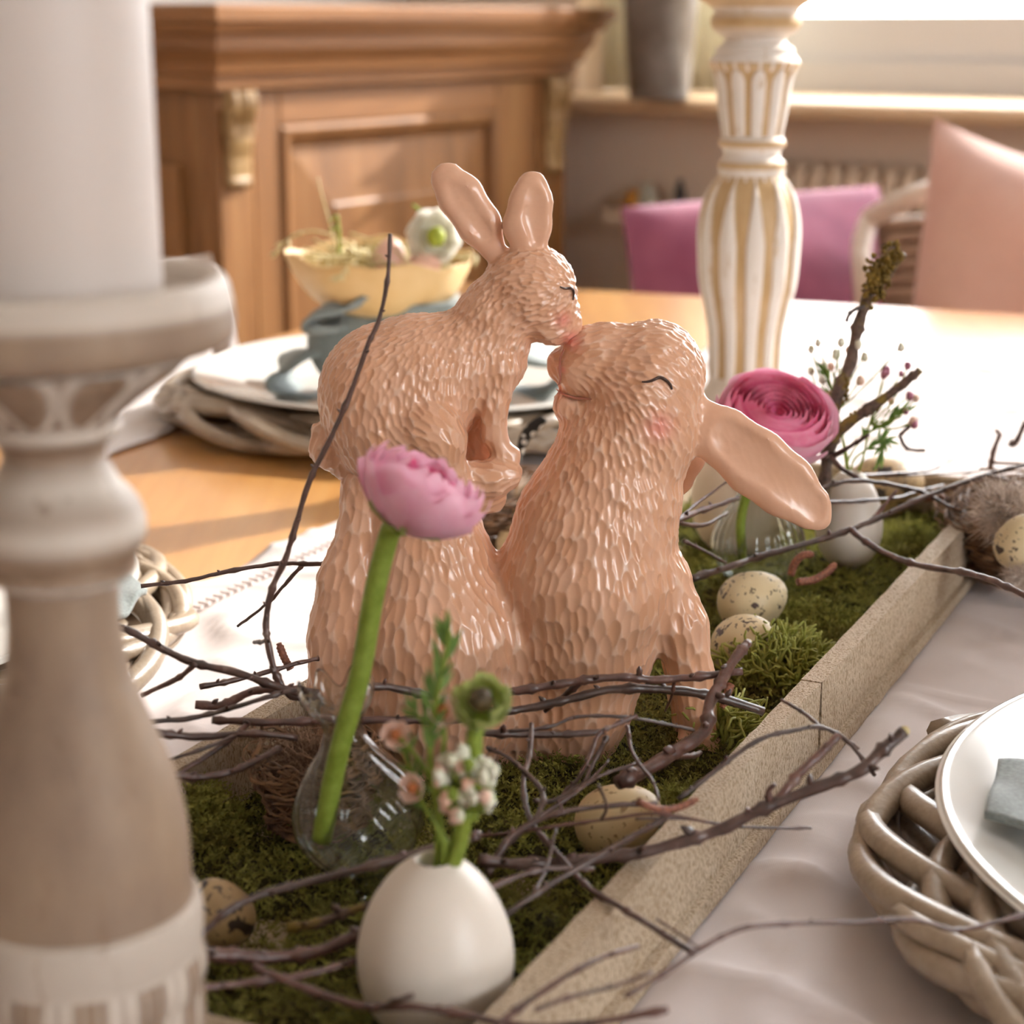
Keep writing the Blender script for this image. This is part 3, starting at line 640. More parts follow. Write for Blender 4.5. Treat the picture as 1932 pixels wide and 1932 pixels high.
# ---- chains (u, v, w, r) in figurine units
BIG = Field((555, 560, -215), (1590, 1450, 235))
B_ = BIG.apply
B_([(690,925,10,48), (688,1000,14,52), (672,1090,24,72), (668,1190,32,86), (672,1290,36,88), (676,1375,38,78)], g=1.25, k=20)          # back of the rump
B_([(800,935,5,92), (815,1060,15,118), (828,1190,30,160), (832,1300,28,165), (832,1380,20,140)], k=12)                          # haunch
B_([(700,905,0,48), (760,895,5,60), (850,915,10,66)], k=24)
B_([(1165,860,0,122), (1150,930,0,138), (1124,1000,0,156), (1108,1090,5,168), (1098,1200,10,142), (1088,1310,12,112), (1080,1400,10,82)], k=30)   # neck, chest
B_([(985,1190,0,100), (1000,1320,0,100), (1000,1400,0,80)], k=40)
B_([(1252,1082,22,50), (1280,1170,30,54), (1300,1255,32,44), (1311,1330,32,38), (1316,1392,34,38)], k=26)                        # front leg
B_([(1300,1400,46,36), (1330,1402,52,30)], k=14)
B_([(1230,1090,-50,60), (1290,1250,-70,40), (1308,1400,-70,34)], k=20)                                                        # other front leg
B_([(1128,690,0,72), (1196,722,0,122)], k=30)                                                                               # head
B_([(1215,800,0,110)], k=40)
B_([(1100,658,0,38), (1150,652,0,46)], k=24); B_([(1232,702,0,100)], k=20)                                                                                 # nose bridge
B_([(1091,704,20,40)], k=10); B_([(1068,692,-12,38)], k=6)                                                                    # muzzle pads
B_([(1078,765,4,38), (1120,790,4,60)], k=18)                                                                                  # chin
BEAR = [(1318,792,18,46), (1362,818,32,56), (1420,862,44,64), (1475,905,48,60), (1520,945,48,42), (1538,966,46,24)]
B_(BEAR, g=2.6, k=14)
B_([(u+9, v-8, w_+r/2.6*1.82-10, r*.82) for u, v, w_, r in BEAR[1:-1]]+[(1536, 954, 62, 18)], g=2.6, k=3, sub=True)
BEAR2 = [(1290,820,-70,40), (1300,880,-86,40), (1290,930,-92,26), (1284,952,-92,12)]
B_(BEAR2, g=2.0, k=12)
B_([(1044,735,20,1.5), (1075,744,34,1.5), (1110,744,52,1.5)], g=.25, k=6, sub=True)    # smile
SMALL = Field((560, 285, -190), (1120, 985, 210))
S_ = SMALL.apply
S_([(735,742,0,137), (790,722,0,132), (860,690,0,104), (925,668,0,72)], k=24)
S_([(745,790,0,128)], k=24)
S_([(905,655,0,78), (935,600,0,76), (965,560,0,70)], k=22)
S_([(935,690,0,52)], k=20)
S_([(1002,546,0,86)], k=18); S_([(1010,555,0,78), (1048,600,0,50), (1072,622,0,28)], k=22); S_([(1040,612,22,36)], k=14)
S_([(940,690,44,44), (932,752,52,30), (932,808,54,24), (948,843,56,22), (966,846,56,18)], k=10)                                    # near front leg
S_([(905,730,-28,36), (905,800,-34,24), (930,848,-34,20)], k=12)
S_([(772,805,68,90), (815,788,108,58), (830,802,112,56)], k=5); S_([(832,815,110,50), (848,868,100,38), (872,890,86,34)], k=7)       # thigh and shin
S_([(868,888,78,36), (930,886,72,36), (955,880,66,32)], k=8); S_([(890,925,52,42), (930,928,50,28)], k=14)                         # foot
S_([(900,740,-25,48), (905,850,-25,42)], k=14); S_([(655,885,0,26), (800,890,0,50), (900,900,0,40)], k=22)
S_([(604,814,0,20), (618,846,0,36), (630,862,0,32)], k=5)                                                                                    # tail
SE1 = [(930,470,-8,26), (905,425,-8,42), (868,370,-8,44), (845,340,-8,34)]; SE2 = [(1000,470,12,30), (995,425,14,46), (1002,378,14,41), (1004,350,14,30)]
S_(SE1, g=2.1, k=14); S_(SE2, g=2.0, k=14)
S_([(916,440,8,14), (882,392,18,31), (854,354,14,22)], g=2.4, k=5, sub=True)
S_([(1012,452,30,12), (1012,405,38,27), (1011,364,34,19)], g=2.2, k=4, sub=True)
# ---- fur flow, sampled at places on each rabbit
FLOW_B = np.array([(640,1100,-.15,1), (690,1350,0,1), (800,1150,.05,1), (900,1080,.25,1), (960,1250,.1,1), (1050,1000,-.35,1), (1150,1100,0,1), (1240,1000,.3,1), (1100,1300,0,1), (1290,1200,.2,1), (1310,1350,.1,1),
    (1140,900,-.1,1), (1260,900,.25,1), (1110,640,1,-.35), (1190,610,1,.0), (1290,650,.8,.7), (1180,690,1,.25), (1260,760,.7,.8), (1200,800,.35,1), (1120,820,.05,1), (1080,780,0,1)])
FLOW_S = np.array([(640,700,-.5,1), (720,620,-.9,.5), (620,800,-.1,1), (740,720,-.1,1), (820,660,-.25,1), (900,640,-.3,1), (960,700,.05,1), (935,780,.0,1), (800,790,1,.25), (760,860,1,.25), (860,830,.2,1), (930,900,1,-.3),
    (920,580,-.5,.9), (980,520,-.9,.0), (1050,480,-.8,-.5), (1060,560,-.7,.2), (1030,620,-1,.1), (620,850,-.4,1)])
def carve(name, field, flow, ears, soft_spots, parent, Lc, label):
    V, Q = field.nets()
    tmp = bpy.data.meshes.new('tmp'); ob = link('tmp', mesh('tmp', V, Q, None)); sm = ob.modifiers.new('s', 'SMOOTH'); sm.factor = .5; sm.iterations = 3
    sb = ob.modifiers.new('d', 'SUBSURF'); sb.levels = 1; sb.render_levels = 1
    dg = bpy.context.evaluated_depsgraph_get(); me = bpy.data.meshes.new_from_object(ob.evaluated_get(dg))
    bpy.data.objects.remove(ob)
    n = len(me.vertices); P = np.empty(n*3, dtype=np.float32); me.vertices.foreach_get('co', P); P = P.reshape(-1, 3).astype(float)
    N = np.empty(n*3, dtype=np.float32); me.vertices.foreach_get('normal', N); N = N.reshape(-1, 3).astype(float)
    kd = kdtree.KDTree(n)
    for i, p in enumerate(P): kd.insert(p, i)
    kd.balance()
    amp = np.ones(n)
    for ch, g, r in ears: amp *= np.clip((chain_at(P, ch, g)-r)/10+.12, .06, 1)
    for u, v, w_, r in soft_spots: amp *= np.clip(1.0*(np.linalg.norm(P-[u, v, w_], axis=1)-r)/18+.12, .12, 1)
    Wt = 1/((P[:,None,0]-flow[None,:,0])**2+(P[:,None,1]-flow[None,:,1])**2+900)**1.5
    Dr = (Wt@flow[:,2:4])/Wt.sum(1)[:,None]; Dr = np.hstack([Dr, np.zeros((n, 1))]); Dr -= N*np.sum(Dr*N, 1)[:,None]
    Dr /= np.linalg.norm(Dr, axis=1)[:,None]+1e-9; Sd = np.cross(N, Dr)
    order = rng.permutation(n); taken = np.zeros(n, dtype=bool); H = np.zeros(n); TI = np.zeros(n)
    for i in order:
        if taken[i]: continue
        p = P[i]; L = Lc(p)*random.uniform(.8, 1.25); Wd = L*.40
        hits = kd.find_range(p, L*1.75); ix = np.fromiter((h[1] for h in hits), dtype=np.int64, count=len(hits))
        rel = P[ix]-p; a = rel@Dr[i]; b = rel@Sd[i]; nn = N[ix]@N[i]
        d = np.sqrt((a/L)**2+(b/Wd)**2+((rel@N[i])/Wd)**2*.5)+np.where(nn < 0, 9, 0)
        taken[ix[d < 1.0]] = True; taken[i] = True
        asym = np.where(a < 0, 1.28, .86); q = (a/L*asym)**2+(b/Wd*(1+.35*np.clip(a/L, -.6, 1)))**2+((rel@N[i])/Wd)**2*.4; dv = random.uniform(.6, 1.2)
        val = dv*(1-q/.74)*(1-.25*np.clip(a/L, -1, 1)); val = np.where(nn < 0, 0, val)
        better = val > H[ix]; j = ix[better]; H[j] = val[better]; TI[j] = random.random()
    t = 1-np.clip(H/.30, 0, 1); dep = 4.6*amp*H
    P2 = P-N*dep[:,None]
    Wl = uvw2world(P2); Qn = np.empty(len(me.polygons)*4, dtype=np.int32); me.polygons.foreach_get('vertices', Qn)
    bl = np.zeros(n)
    for u, v, w_, r in BLUSH: bl = np.maximum(bl, np.exp(-(((P[:,0]-u)**2+(P[:,1]-v)**2)/(r*r)))*(P[:,2] > -40))
    cr = np.zeros(n)
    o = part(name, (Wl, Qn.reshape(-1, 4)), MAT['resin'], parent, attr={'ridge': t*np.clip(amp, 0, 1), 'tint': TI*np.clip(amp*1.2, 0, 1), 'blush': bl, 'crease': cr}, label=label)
    return o, P2
BLUSH = [(1236,782,0,26), (1062,596,0,16), (1076,636,0,18), (1058,690,0,7), (1050,732,0,10)]
fig = thing('rabbit_figurine', 'carved salmon figurine of a small rabbit kissing a big rabbit', 'figurine', (-.005, Y0, T+.009))
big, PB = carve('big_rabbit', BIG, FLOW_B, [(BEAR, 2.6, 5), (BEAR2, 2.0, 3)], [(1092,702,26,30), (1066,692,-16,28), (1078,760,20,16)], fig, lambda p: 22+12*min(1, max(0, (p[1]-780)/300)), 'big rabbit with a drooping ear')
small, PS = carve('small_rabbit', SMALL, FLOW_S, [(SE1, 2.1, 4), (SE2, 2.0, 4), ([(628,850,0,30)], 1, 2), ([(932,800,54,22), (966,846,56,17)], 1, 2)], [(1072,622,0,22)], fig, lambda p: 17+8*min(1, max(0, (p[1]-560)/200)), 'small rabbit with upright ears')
def on_surface(Pts, L, lift=.0):   # front-most surface point near each (u, v)
    out = []
    for u, v in L:
        m = (np.abs(Pts[:,0]-u) < 4) & (np.abs(Pts[:,1]-v) < 4)
        out.append((u, v, (Pts[m][:,2].max() if m.any() else 0)+lift))
    out = np.array(out); w_ = out[:,2].copy()
    for _ in range(3): w_[1:-1] = (w_[:-2]+2*w_[1:-1]+w_[2:])/4
    out[:,2] = w_; return out
def stroke(name, par, Pts, L, r, mat, lift=.5):
    q = on_surface(Pts, catmull(np.array([(a, b, 0) for a, b in L]), 8)[:,:2].tolist(), lift); n = len(q)
    return part(name, tube(uvw2world(q), np.array([r*(.45+.55*math.sin(math.pi*(i+.6)/(n+.2))) for i in range(n)])*KPX, 8), MAT[mat], par)
stroke('closed_eye', big, PB, [(1203,698), (1218,697), (1236,691), (1248,697), (1256,706), (1259,714)], 3.1, 'ink')
stroke('closed_eye', small, PS, [(1055,531), (1065,536), (1076,537), (1081,545), (1080,560)], 2.7, 'ink')
stroke('muzzle_line', big, PB, [(1063,655), (1057,670), (1055,690), (1056,708), (1052,724)], 2.0, 'ink_pink', 0)
stroke('smile', big, PB, [(1050,734), (1070,740), (1090,743), (1113,741)], 2.2, 'ink_pink', 0)
# ================================================================ tray frame: TD along, TNm across
TA = math.radians(24.9); TD = np.array([math.sin(TA), math.cos(TA), 0.]); TNm = np.array([TD[1], -TD[0], 0.])
TN0, TN1, TS0, TS1 = -.349, -.176, .345, 1.005; WALL = .0075; TH = .035; TZ = T+.0022
def tpt(s, n, z): return TD*s+TNm*n+Z3*z
def sn_of(p): p = np.asarray(p); return p[..., 0]*TD[0]+p[..., 1]*TD[1], p[..., 0]*TNm[0]+p[..., 1]*TNm[1]
# ---------------------------------------------------------------- chargers, plates (positions first: the runner must lie flat under them)
CH = [np.array([.297, .530, T+.0022]), np.array([-.329, .783, T+.0022]), np.array([-.059, 1.331, T+.0022])]
# ---------------------------------------------------------------- linen runner
ns_, nn_ = 430, 100; S_ax = np.linspace(-.12, 1.52, ns_); N_ax = np.linspace(-.522, .02, nn_)
SS, NN = np.meshgrid(S_ax, N_ax, indexing='ij'); e = .006*np.sin(S_ax*23+1)+.004*np.sin(S_ax*51)
NN = NN+e[:,None]*np.clip((-.40-NN)/.12, 0, 1)
P = TD*SS[..., None]+TNm*NN[..., None]
wr = sn(np.stack([SS*1.0+NN*.5, NN*.35, 0*SS], -1), 60, 3, 6)*.0027+sn(np.stack([SS, NN*1.5, 0*SS], -1), 38, 5, 5)*.0024
wr += .0016*np.exp(-(((SS-.41-.25*(NN+.1))/.012)**2))*np.clip((NN+.2)*12, 0, 1)-.001*np.exp(-(((SS-.52+.2*(NN+.1))/.02)**2))*np.clip((NN+.2)*12, 0, 1)
q_ = np.stack([SS+.35*NN, NN*.22, 0*SS], -1); wr += .0046*np.clip(1-np.abs(sn(q_, 55, 31, 4))*2.2, 0, 1)**2*(.5+.5*sn(np.stack([SS, NN, 0*SS], -1), 14, 33, 4))+.0024*np.clip(1-np.abs(sn(q_[..., [0, 1, 2]]*[1, 2.2, 1], 95, 35, 4))*2.4, 0, 1)**2
z = np.clip(wr+.0016, .0, .0115)
inside = np.clip(np.minimum(np.minimum(NN-TN0+.012, TN1+.012-NN), np.minimum(SS-TS0+.012, TS1+.012-SS))/.012, 0, 1)
for c in CH: inside = np.maximum(inside, np.clip((.205-np.hypot(P[...,0]-c[0], P[...,1]-c[1]))/.012, 0, 1))
inside = np.maximum(inside, np.clip((.058-np.hypot(P[...,0]-SB[0], P[...,1]-SB[1]))/.012, 0, 1))
P[..., 2] = T+.0003+z*(1-inside)
o = solo('table_runner', gridsurf(P), MAT['linen'], 'pale linen table runner spread under the wooden tray', 'table runner'); m_ = o.modifiers.new('thick', 'SOLIDIFY'); m_.thickness = .0011; m_.offset = 1
# drawn-thread hem along the long edge
V = []; F = []
for i in range(240):
    s = -.05+1.5*i/240; p = tpt(s, -.494, T+.0045); v, f = obox(p, TD, TNm, Z3, (0, .0022), (-.003, .003), (-.0012, .0006)); F += [[k+len(V) for k in q] for q in f]; V += v.tolist()
part('hem_stitching', (V, F), MAT['linen'], o, smooth=False, kind='stuff')
# ---------------------------------------------------------------- wooden tray
tray = thing('tray', 'long rough sawn wooden tray filled with moss and twigs', 'tray', tpt((TS0+TS1)/2, (TN0+TN1)/2, TZ))
def tbox(name, s, n, z, jit=.0004):
    V, F = obox(Z3*0, TD, TNm, Z3, s, n, z)
    # saw-cut edges: subdivide the long faces and nick them
    bmv = []; k = 40; rows = []
    for i in range(k+1):
        q = s[0]+(s[1]-s[0])*i/k; rows.append([tpt(q, a+jit*.5*random.uniform(-1, 1), b+(jit*.6*random.uniform(-1, 1) if b > T+.02 else 0)) for a, b in ((n[0], z[0]), (n[1], z[0]), (n[1], (z[0]+z[1])/2), (n[1], z[1]), (n[0], z[1]), (n[0], (z[0]+z[1])/2))])
    V, F = gridsurf(rows, wrap_v=True); F.append(list(range(6))); F.append([k*6+i for i in range(6)][::-1])
    F = [f[::-1] for f in F]
    return part(name, (V, F), MAT['tray'], tray, smooth=False)
tbox('base_board', (TS0, TS1), (TN0-.0035, TN1+.0035), (TZ, TZ+.0055), .0006)
sj, _ = sn_of(A(1548, 1288, TH)); zb = TZ+.0055
tbox('side_board', (TS0, sj-.0006), (TN1-WALL, TN1), (zb, T+TH)); tbox('side_board', (sj+.0004, TS1), (TN1-WALL, TN1+.0006), (zb, T+TH))
tbox('side_board', (TS0, TS1), (TN0, TN0+WALL), (zb, T+TH))
tbox('end_board', (TS0, TS0+WALL), (TN0+WALL, TN1-WALL), (zb, T+TH-.001)); tbox('end_board', (TS1-WALL, TS1), (TN0+WALL, TN1-WALL), (zb, T+TH-.002))
# ---------------------------------------------------------------- moss
def moss_h(s, n):
    q = np.stack([s, n, 0*s], -1); h = .0125+.0045*sn(q, 95, 11, 6)+.0028*sn(q, 210, 12, 6)
    p = TD*s[..., None]+TNm*n[..., None]
    for x, y, r, a in MOUND: h = h+a*np.exp(-((p[..., 0]-x)**2+(p[..., 1]-y)**2)/(r*r))
    return np.clip(h, .006, .032)
MOUND = []
for px, py, rpx, a in [(350,1530,70,.010),(470,1600,120,.006),(560,1340,80,.006),(1480,1215,60,.008),(1540,1130,70,.006),(1270,1480,50,.007),(1290,1400,60,.003),(1690,1010,70,.007),(1600,1060,60,.003),(1330,1050,60,.006),(1250,1210,50,.006),(1760,940,50,.006),(1040,1700,90,.004),(1380,1290,50,.004),(480,1880,90,.0)]:
    q = A(px, py, .018); MOUND.append((q[0], q[1], rpx*mmpx(q), a))
gs, gn = np.meshgrid(np.linspace(TS0+WALL+.001, TS1-WALL-.001, 150), np.linspace(TN0+WALL+.001, TN1-WALL-.001, 44), indexing='ij')
Pm = TD*gs[..., None]+TNm*gn[..., None]; Pm[..., 2] = T+moss_h(gs, gn)-.0025
V, F = gridsurf(Pm); bed = solo('moss_bed', (V, F), MAT['soil'], 'bed of dark green moss filling the wooden tray', 'moss', kind='stuff')
# sprigs: a stem of three quads with small side leaves, many of them in one mesh
def moss_mesh(nspr, seed, smin, smax, hmul=1.0, region=None, shade0=.25, shade1=1.1):
    g = np.random.default_rng(seed)
    if region is None: s = g.uniform(TS0+WALL+.002, TS1-WALL-.002, nspr); n = g.uniform(TN0+WALL+.002, TN1-WALL-.002, nspr)
    else:
        x, y, r = region; a = g.uniform(0, 6.283, nspr); q = r*np.sqrt(g.random(nspr)); p = np.stack([x+q*np.cos(a), y+q*np.sin(a)], 1); s, n = sn_of(p); n = np.clip(n, TN0+WALL+.002, TN1-WALL-.001)
    base = TD*s[:, None]+TNm*n[:, None]; base[:, 2] = T+moss_h(s, n)-.002
    az = g.uniform(0, 6.283, nspr); el = g.uniform(.35, 1.35, nspr); L = g.uniform(smin, smax, nspr)*hmul
    d = np.stack([np.cos(az)*np.cos(el), np.sin(az)*np.cos(el), np.sin(el)], 1)
    bend = np.stack([np.cos(az), np.sin(az), -.35*np.ones(nspr)], 1)*.5
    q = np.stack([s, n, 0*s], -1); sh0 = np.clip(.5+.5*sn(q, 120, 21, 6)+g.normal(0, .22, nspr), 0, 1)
    VV = []; FF = []; SH = []; off = 0; K = 7
    for k in range(K):
        t = (k+.4)/K; p = base+d*(L*t)[:, None]+bend*(L*t*t*.6)[:, None]
        sgn = 1 if k % 2 else -1; la = az+sgn*g.uniform(.7, 1.5, nspr); le = el*.5+g.uniform(-.2, .6, nspr)
        ld = np.stack([np.cos(la)*np.cos(le), np.sin(la)*np.cos(le), np.sin(le)], 1); ll = L*.42*(1-.45*t); sd = np.cross(ld, d); sd /= np.linalg.norm(sd, axis=1)[:, None]+1e-9; wd = ll*.17
        a = p-sd*wd[:, None]; b = p+sd*wd[:, None]; m = p+ld*(ll*.55)[:, None]; c = p+ld*ll[:, None]-Z3*(ll*.12)[:, None]
        VV.append(np.stack([a, b, m+sd*(wd*.9)[:, None], c, m-sd*(wd*.9)[:, None]], 1).reshape(-1, 3)); i = off+5*np.arange(nspr)
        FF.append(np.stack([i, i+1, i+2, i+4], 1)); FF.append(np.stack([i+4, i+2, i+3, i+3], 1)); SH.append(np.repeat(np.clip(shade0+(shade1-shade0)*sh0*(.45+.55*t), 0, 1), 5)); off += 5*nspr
    V = np.vstack(VV); F = np.vstack(FF); tri = F[:, 2] == F[:, 3]
    F3 = np.vstack([F[~tri][:, [0,1,2]], F[~tri][:, [0,2,3]], F[tri][:, :3]]); return V, F3, np.concatenate(SH)
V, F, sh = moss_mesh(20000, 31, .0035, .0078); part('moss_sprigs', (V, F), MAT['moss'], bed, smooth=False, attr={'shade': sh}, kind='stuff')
def tuft(label, px, py, rpx, n, seed, h=.02, **k):
    q = A(px, py, h); V, F, sh = moss_mesh(n, seed, .005, .010, 1.0, (q[0], q[1], rpx*mmpx(q)), .55, 1.25, **k)
    return solo('moss_tuft', (V, F), MAT['moss'], label, 'moss', kind='stuff', smooth=False, attr={'shade': sh})
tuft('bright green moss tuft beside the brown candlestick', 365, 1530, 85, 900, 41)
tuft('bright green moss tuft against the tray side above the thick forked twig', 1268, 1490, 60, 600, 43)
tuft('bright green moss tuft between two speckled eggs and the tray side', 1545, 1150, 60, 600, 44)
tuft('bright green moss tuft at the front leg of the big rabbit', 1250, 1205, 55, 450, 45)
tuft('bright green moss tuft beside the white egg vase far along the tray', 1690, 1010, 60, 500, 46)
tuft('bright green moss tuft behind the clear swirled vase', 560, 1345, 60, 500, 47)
def curly(label, px, py, rpx, n, seed, h=.018, L=.011):   # branching curly lichen
    random.seed(seed); q = A(px, py, h); r = rpx*mmpx(q); Vs = []; Fs = []; c = 0
    for i in range(n):
        a = random.random()*6.283; rr = r*math.sqrt(random.random())*.9; p = np.array([q[0]+rr*math.cos(a), q[1]+rr*math.sin(a), T+.010+.012*(1-(rr/r)**2)])
        d = unit([math.cos(a)*.7*rr/r+random.uniform(-.4, .4), math.sin(a)*.7*rr/r+random.uniform(-.4, .4), .8]); pts = [p]
        for k in range(6):
            d = unit(d+np.array([random.uniform(-.75, .75) for _ in range(3)])*.8); pts.append(pts[-1]+d*L*random.uniform(.14, .26))
        v, f = tube(pts, np.linspace(.00105, .0004, 7), 4); Fs += [[x+c for x in y] for y in f]; Vs.append(v); c += len(v)
    random.seed(seed+100)
    return solo('lichen_tuft', (np.vstack(Vs), Fs), MAT['lichen'], label, 'lichen', kind='stuff')
curly('curly yellow green lichen tuft in front of the speckled egg by the tray side', 1465, 1235, 88, 420, 51, .022, .014)
curly('curly yellow green lichen tuft beside the end of the thick forked twig', 1365, 1395, 42, 60, 52, .016, .016)
# ---------------------------------------------------------------- willow chargers and plates
def charger(label, C, seed, n=19, mirror=1):
    random.seed(seed); t = thing('willow_charger', label, 'charger', C, 'willow chargers')
    for R in (.125, .095, .06): part('inner_ring', tube([C+np.array([R*math.cos(a), R*math.sin(a), .0045]) for a in np.linspace(0, 2*math.pi, 72, endpoint=False)], .0042, 6, closed=True), MAT['willow'], t)
    for i in range(12):
        a = i*math.pi/6; u = np.array([math.cos(a), math.sin(a), 0]); part('spoke', tube([C+u*.02+Z3*.009, C+u*.155+Z3*.009], .003, 6), MAT['willow'], t)
    for i in range(n):
        k = random.choice((3, 4, 5)); ps = 2*math.pi*i/n*1.618*2; rm = .1645+random.uniform(-.004, .004); a0 = random.random()*6.28; span = random.uniform(4.2, 6.0); aa = .0200+random.uniform(-.003, .002); r = random.uniform(.0038, .0050); sg = 1 if i % 2 else -1
        pts = []
        for a in np.linspace(a0, a0+span, 120):
            f = sg*k*a+ps; R = rm+aa*math.cos(f)+.002*math.sin(3.3*a+i); zz = .0135+.0085*math.sin(f)+.0008*math.sin(9*a+i)
            pts.append(C+np.array([R*math.cos(a), R*math.sin(a), max(zz, r*.8)]))
        part('withe', tube(pts, r, 8), MAT['willow'], t)
    return t
charger('greige willow charger under the white plate holding a folded napkin corner, on the linen runner', CH[0], 3)
charger('greige willow charger on the table edge behind the brown candlestick', CH[1], 8)
charger('greige willow charger under the white plate behind the kissing rabbits', CH[2], 14)
def plate(label, C):
    t = thing('dinner_plate', label, 'plate', C+Z3*.0135)
    pr = soft([(0, .0035), (.06, .0032), (.098, .0038), (.112, .006), (.135, .0125), (.158, .0185), (.1635, .0198), (.165, .0190), (.1645, .0172), (.140, .0095), (.117, .0028), (.102, .0), (.098, .0005), (.05, .0006), (0, .0006)], 5)
    part('dish', lathe(pr, 128, C+Z3*.0135, close=False), MAT['glaze'], t); return t
plate('glossy white dinner plate with a grey napkin corner on the linen runner', CH[0]); plate('glossy white dinner plate behind the brown candlestick', CH[1]); plate('glossy white dinner plate carrying the cream bowl with pink eggs', CH[2])
# ---------------------------------------------------------------- napkins
def ribbon(path_px, Yc, wY, th=.0036, seg=7, wob=0):   # strip seen end-on: path in the view plane, width in depth
    c = catmull([AY(x, y, Yc) for x, y in path_px], seg); n = len(c); T_ = np.gradient(c, axis=0); rows = []
    for i in range(n):
        nn = unit(np.cross(T_[i], (0, 1, 0))); row = []
        for u, v in ((-1, -1), (-.5, -1), (0, -1), (.5, -1), (1, -1), (1, 1), (.5, 1), (0, 1), (-.5, 1), (-1, 1)):
            row.append(c[i]+np.array([0, 1, 0])*u*wY*(1+.12*math.sin(i*.5+wob))+nn*v*th*.5+nn*.003*math.sin(u*2.2+i*.35+wob))
        rows.append(row)
    V, F = gridsurf(rows, wrap_v=True); F.append(list(range(10))); F.append([(n-1)*10+i for i in range(10)][::-1]); return V, F
Yn = CH[2][1]-.02
nap = thing('napkin', 'knotted blue grey linen napkin under the cream bowl on the white plate', 'napkin', A(760, 752, .02)+np.array([0, 0, 0]))
NB = AY(775, 735, Yn); zpl = CH[2][2]+.0135+.0035
part('loop', ribbon([(735, 742), (690, 752), (620, 752), (560, 738), (524, 712), (530, 688), (575, 668), (640, 662), (700, 680), (745, 705)], Yn, .030), MAT['napkin'], nap)
def fold(c, rx, rz, ry, s):
    V, F = ico((0, 0, 0), 1, 40, 24); n_ = 1+.10*sn(V, 2.6, s)+.05*sn(V, 6, s+1); cc = AY(c[0], c[1], Yn); k_ = mmpx(cc); return cc+V*n_[:, None]*np.array([rx*k_, ry, rz*k_]), F
part('fold', fold((672, 652), 95, 82, .036, 3), MAT['napkin'], nap)
part('loop', ribbon([(820, 742), (900, 752), (980, 748), (1040, 730), (1062, 705), (1040, 678), (980, 662), (910, 668), (850, 690)], Yn, .030, wob=2), MAT['napkin'], nap)
part('fold', fold((905, 665), 90, 70, .036, 5), MAT['napkin'], nap)
part('tail', ribbon([(705, 560), (655, 572), (608, 590), (580, 618), (600, 622), (650, 606)], Yn-.035, .012, wob=.5), MAT['napkin'], nap)
k = mmpx(NB); cb = np.array([NB[0], NB[1], zpl]); zk = AY(760, 560, Yn)[2]-zpl
part('knot', lathe(soft([(.02, .0), (88*k, .002), (92*k, .012), (84*k, .03), (78*k, zk*.55), (84*k, zk*.8), (100*k, zk), (60*k, zk-.006), (0, zk-.008)], 5), 64, cb, lambda t, i, r, z: (r*(1+.05*math.sin(3*t+z*70)+.03*math.sin(7*t-z*120)), z)), MAT['napkin'], nap)
def corner_nap(label, C4, z0, seed, dz):
    bl, br, tr_, tl_ = (np.array(c) for c in C4); rows = []
    for i in range(25):
        u = i/24; row = []
        for j in range(25):
            v = j/24; p = bl*(1-u)*(1-v)+br*u*(1-v)+tr_*u*v+tl_*(1-u)*v; p = p+Z3*(dz(u, v)+.0012*math.sin(u*9+seed)*math.sin(v*7)); row.append(p)
        rows.append(row)
    o = solo('napkin', gridsurf(rows), MAT['napkin'], label, 'napkin'); m_ = o.modifiers.new('thick', 'SOLIDIFY'); m_.thickness = .0022; m_.offset = 1
zp = .0205
def on_plate(px, py, C, lift=.0012):
    h = .02
    for _ in range(6):
        p = A(px, py, h); r = math.hypot(p[0]-C[0], p[1]-C[1]); h = .0022+.0135+float(np.interp(r, [0, .098, .112, .135, .158, .165], [.0035, .0038, .006, .0125, .0185, .020]))+lift
    return A(px, py, h)
corner_nap('folded blue grey napkin lying on the white plate on the linen runner', [on_plate(1858, 1545, CH[0], .004), on_plate(2080, 1640, CH[0], .006), on_plate(2100, 1470, CH[0], .006), on_plate(1882, 1446, CH[0], .004)], zp, 1, lambda u, v: .004*u*(1-u)+.003*u)
corner_nap('frayed blue grey napkin corner on the plate behind the brown candlestick', [A(120, 1270, zp+.004), A(232, 1172, zp+.012), A(276, 1122, zp+.014), A(140, 1060, zp+.004)], zp, 2, lambda u, v: .006*math.sin(u*3))
# white sheet added to stand in for the glare at the table edge
cl = [A(150, 900, .001), A(212, 858, .001), A(338, 806, .001), A(462, 650, .001), A(330, 655, .001), A(100, 745, .001)]
rows = [[cl[0]*(1-v)+cl[5]*v, cl[1]*(1-v)+(cl[4]*.5+cl[5]*.5)*v, cl[2]*(1-v)+cl[4]*v, cl[2]*(1-v)*.5+cl[3]*(1-v)*.5+(cl[4]*.5+cl[3]*.5)*v] for v in np.linspace(0, 1, 12)]
rows = [catmull(r_, 8) for r_ in rows]; R_ = np.array(rows); R_[..., 2] += .0006+.0014*(1+sn(R_, 60, 9))
o = solo('glare_sheet', gridsurf(R_), MAT['glare_white'], 'white sheet standing in for glare at the table edge behind the brown candlestick dish', 'glare sheet'); m_ = o.modifiers.new('thick', 'SOLIDIFY'); m_.thickness = .0014; m_.offset = 1
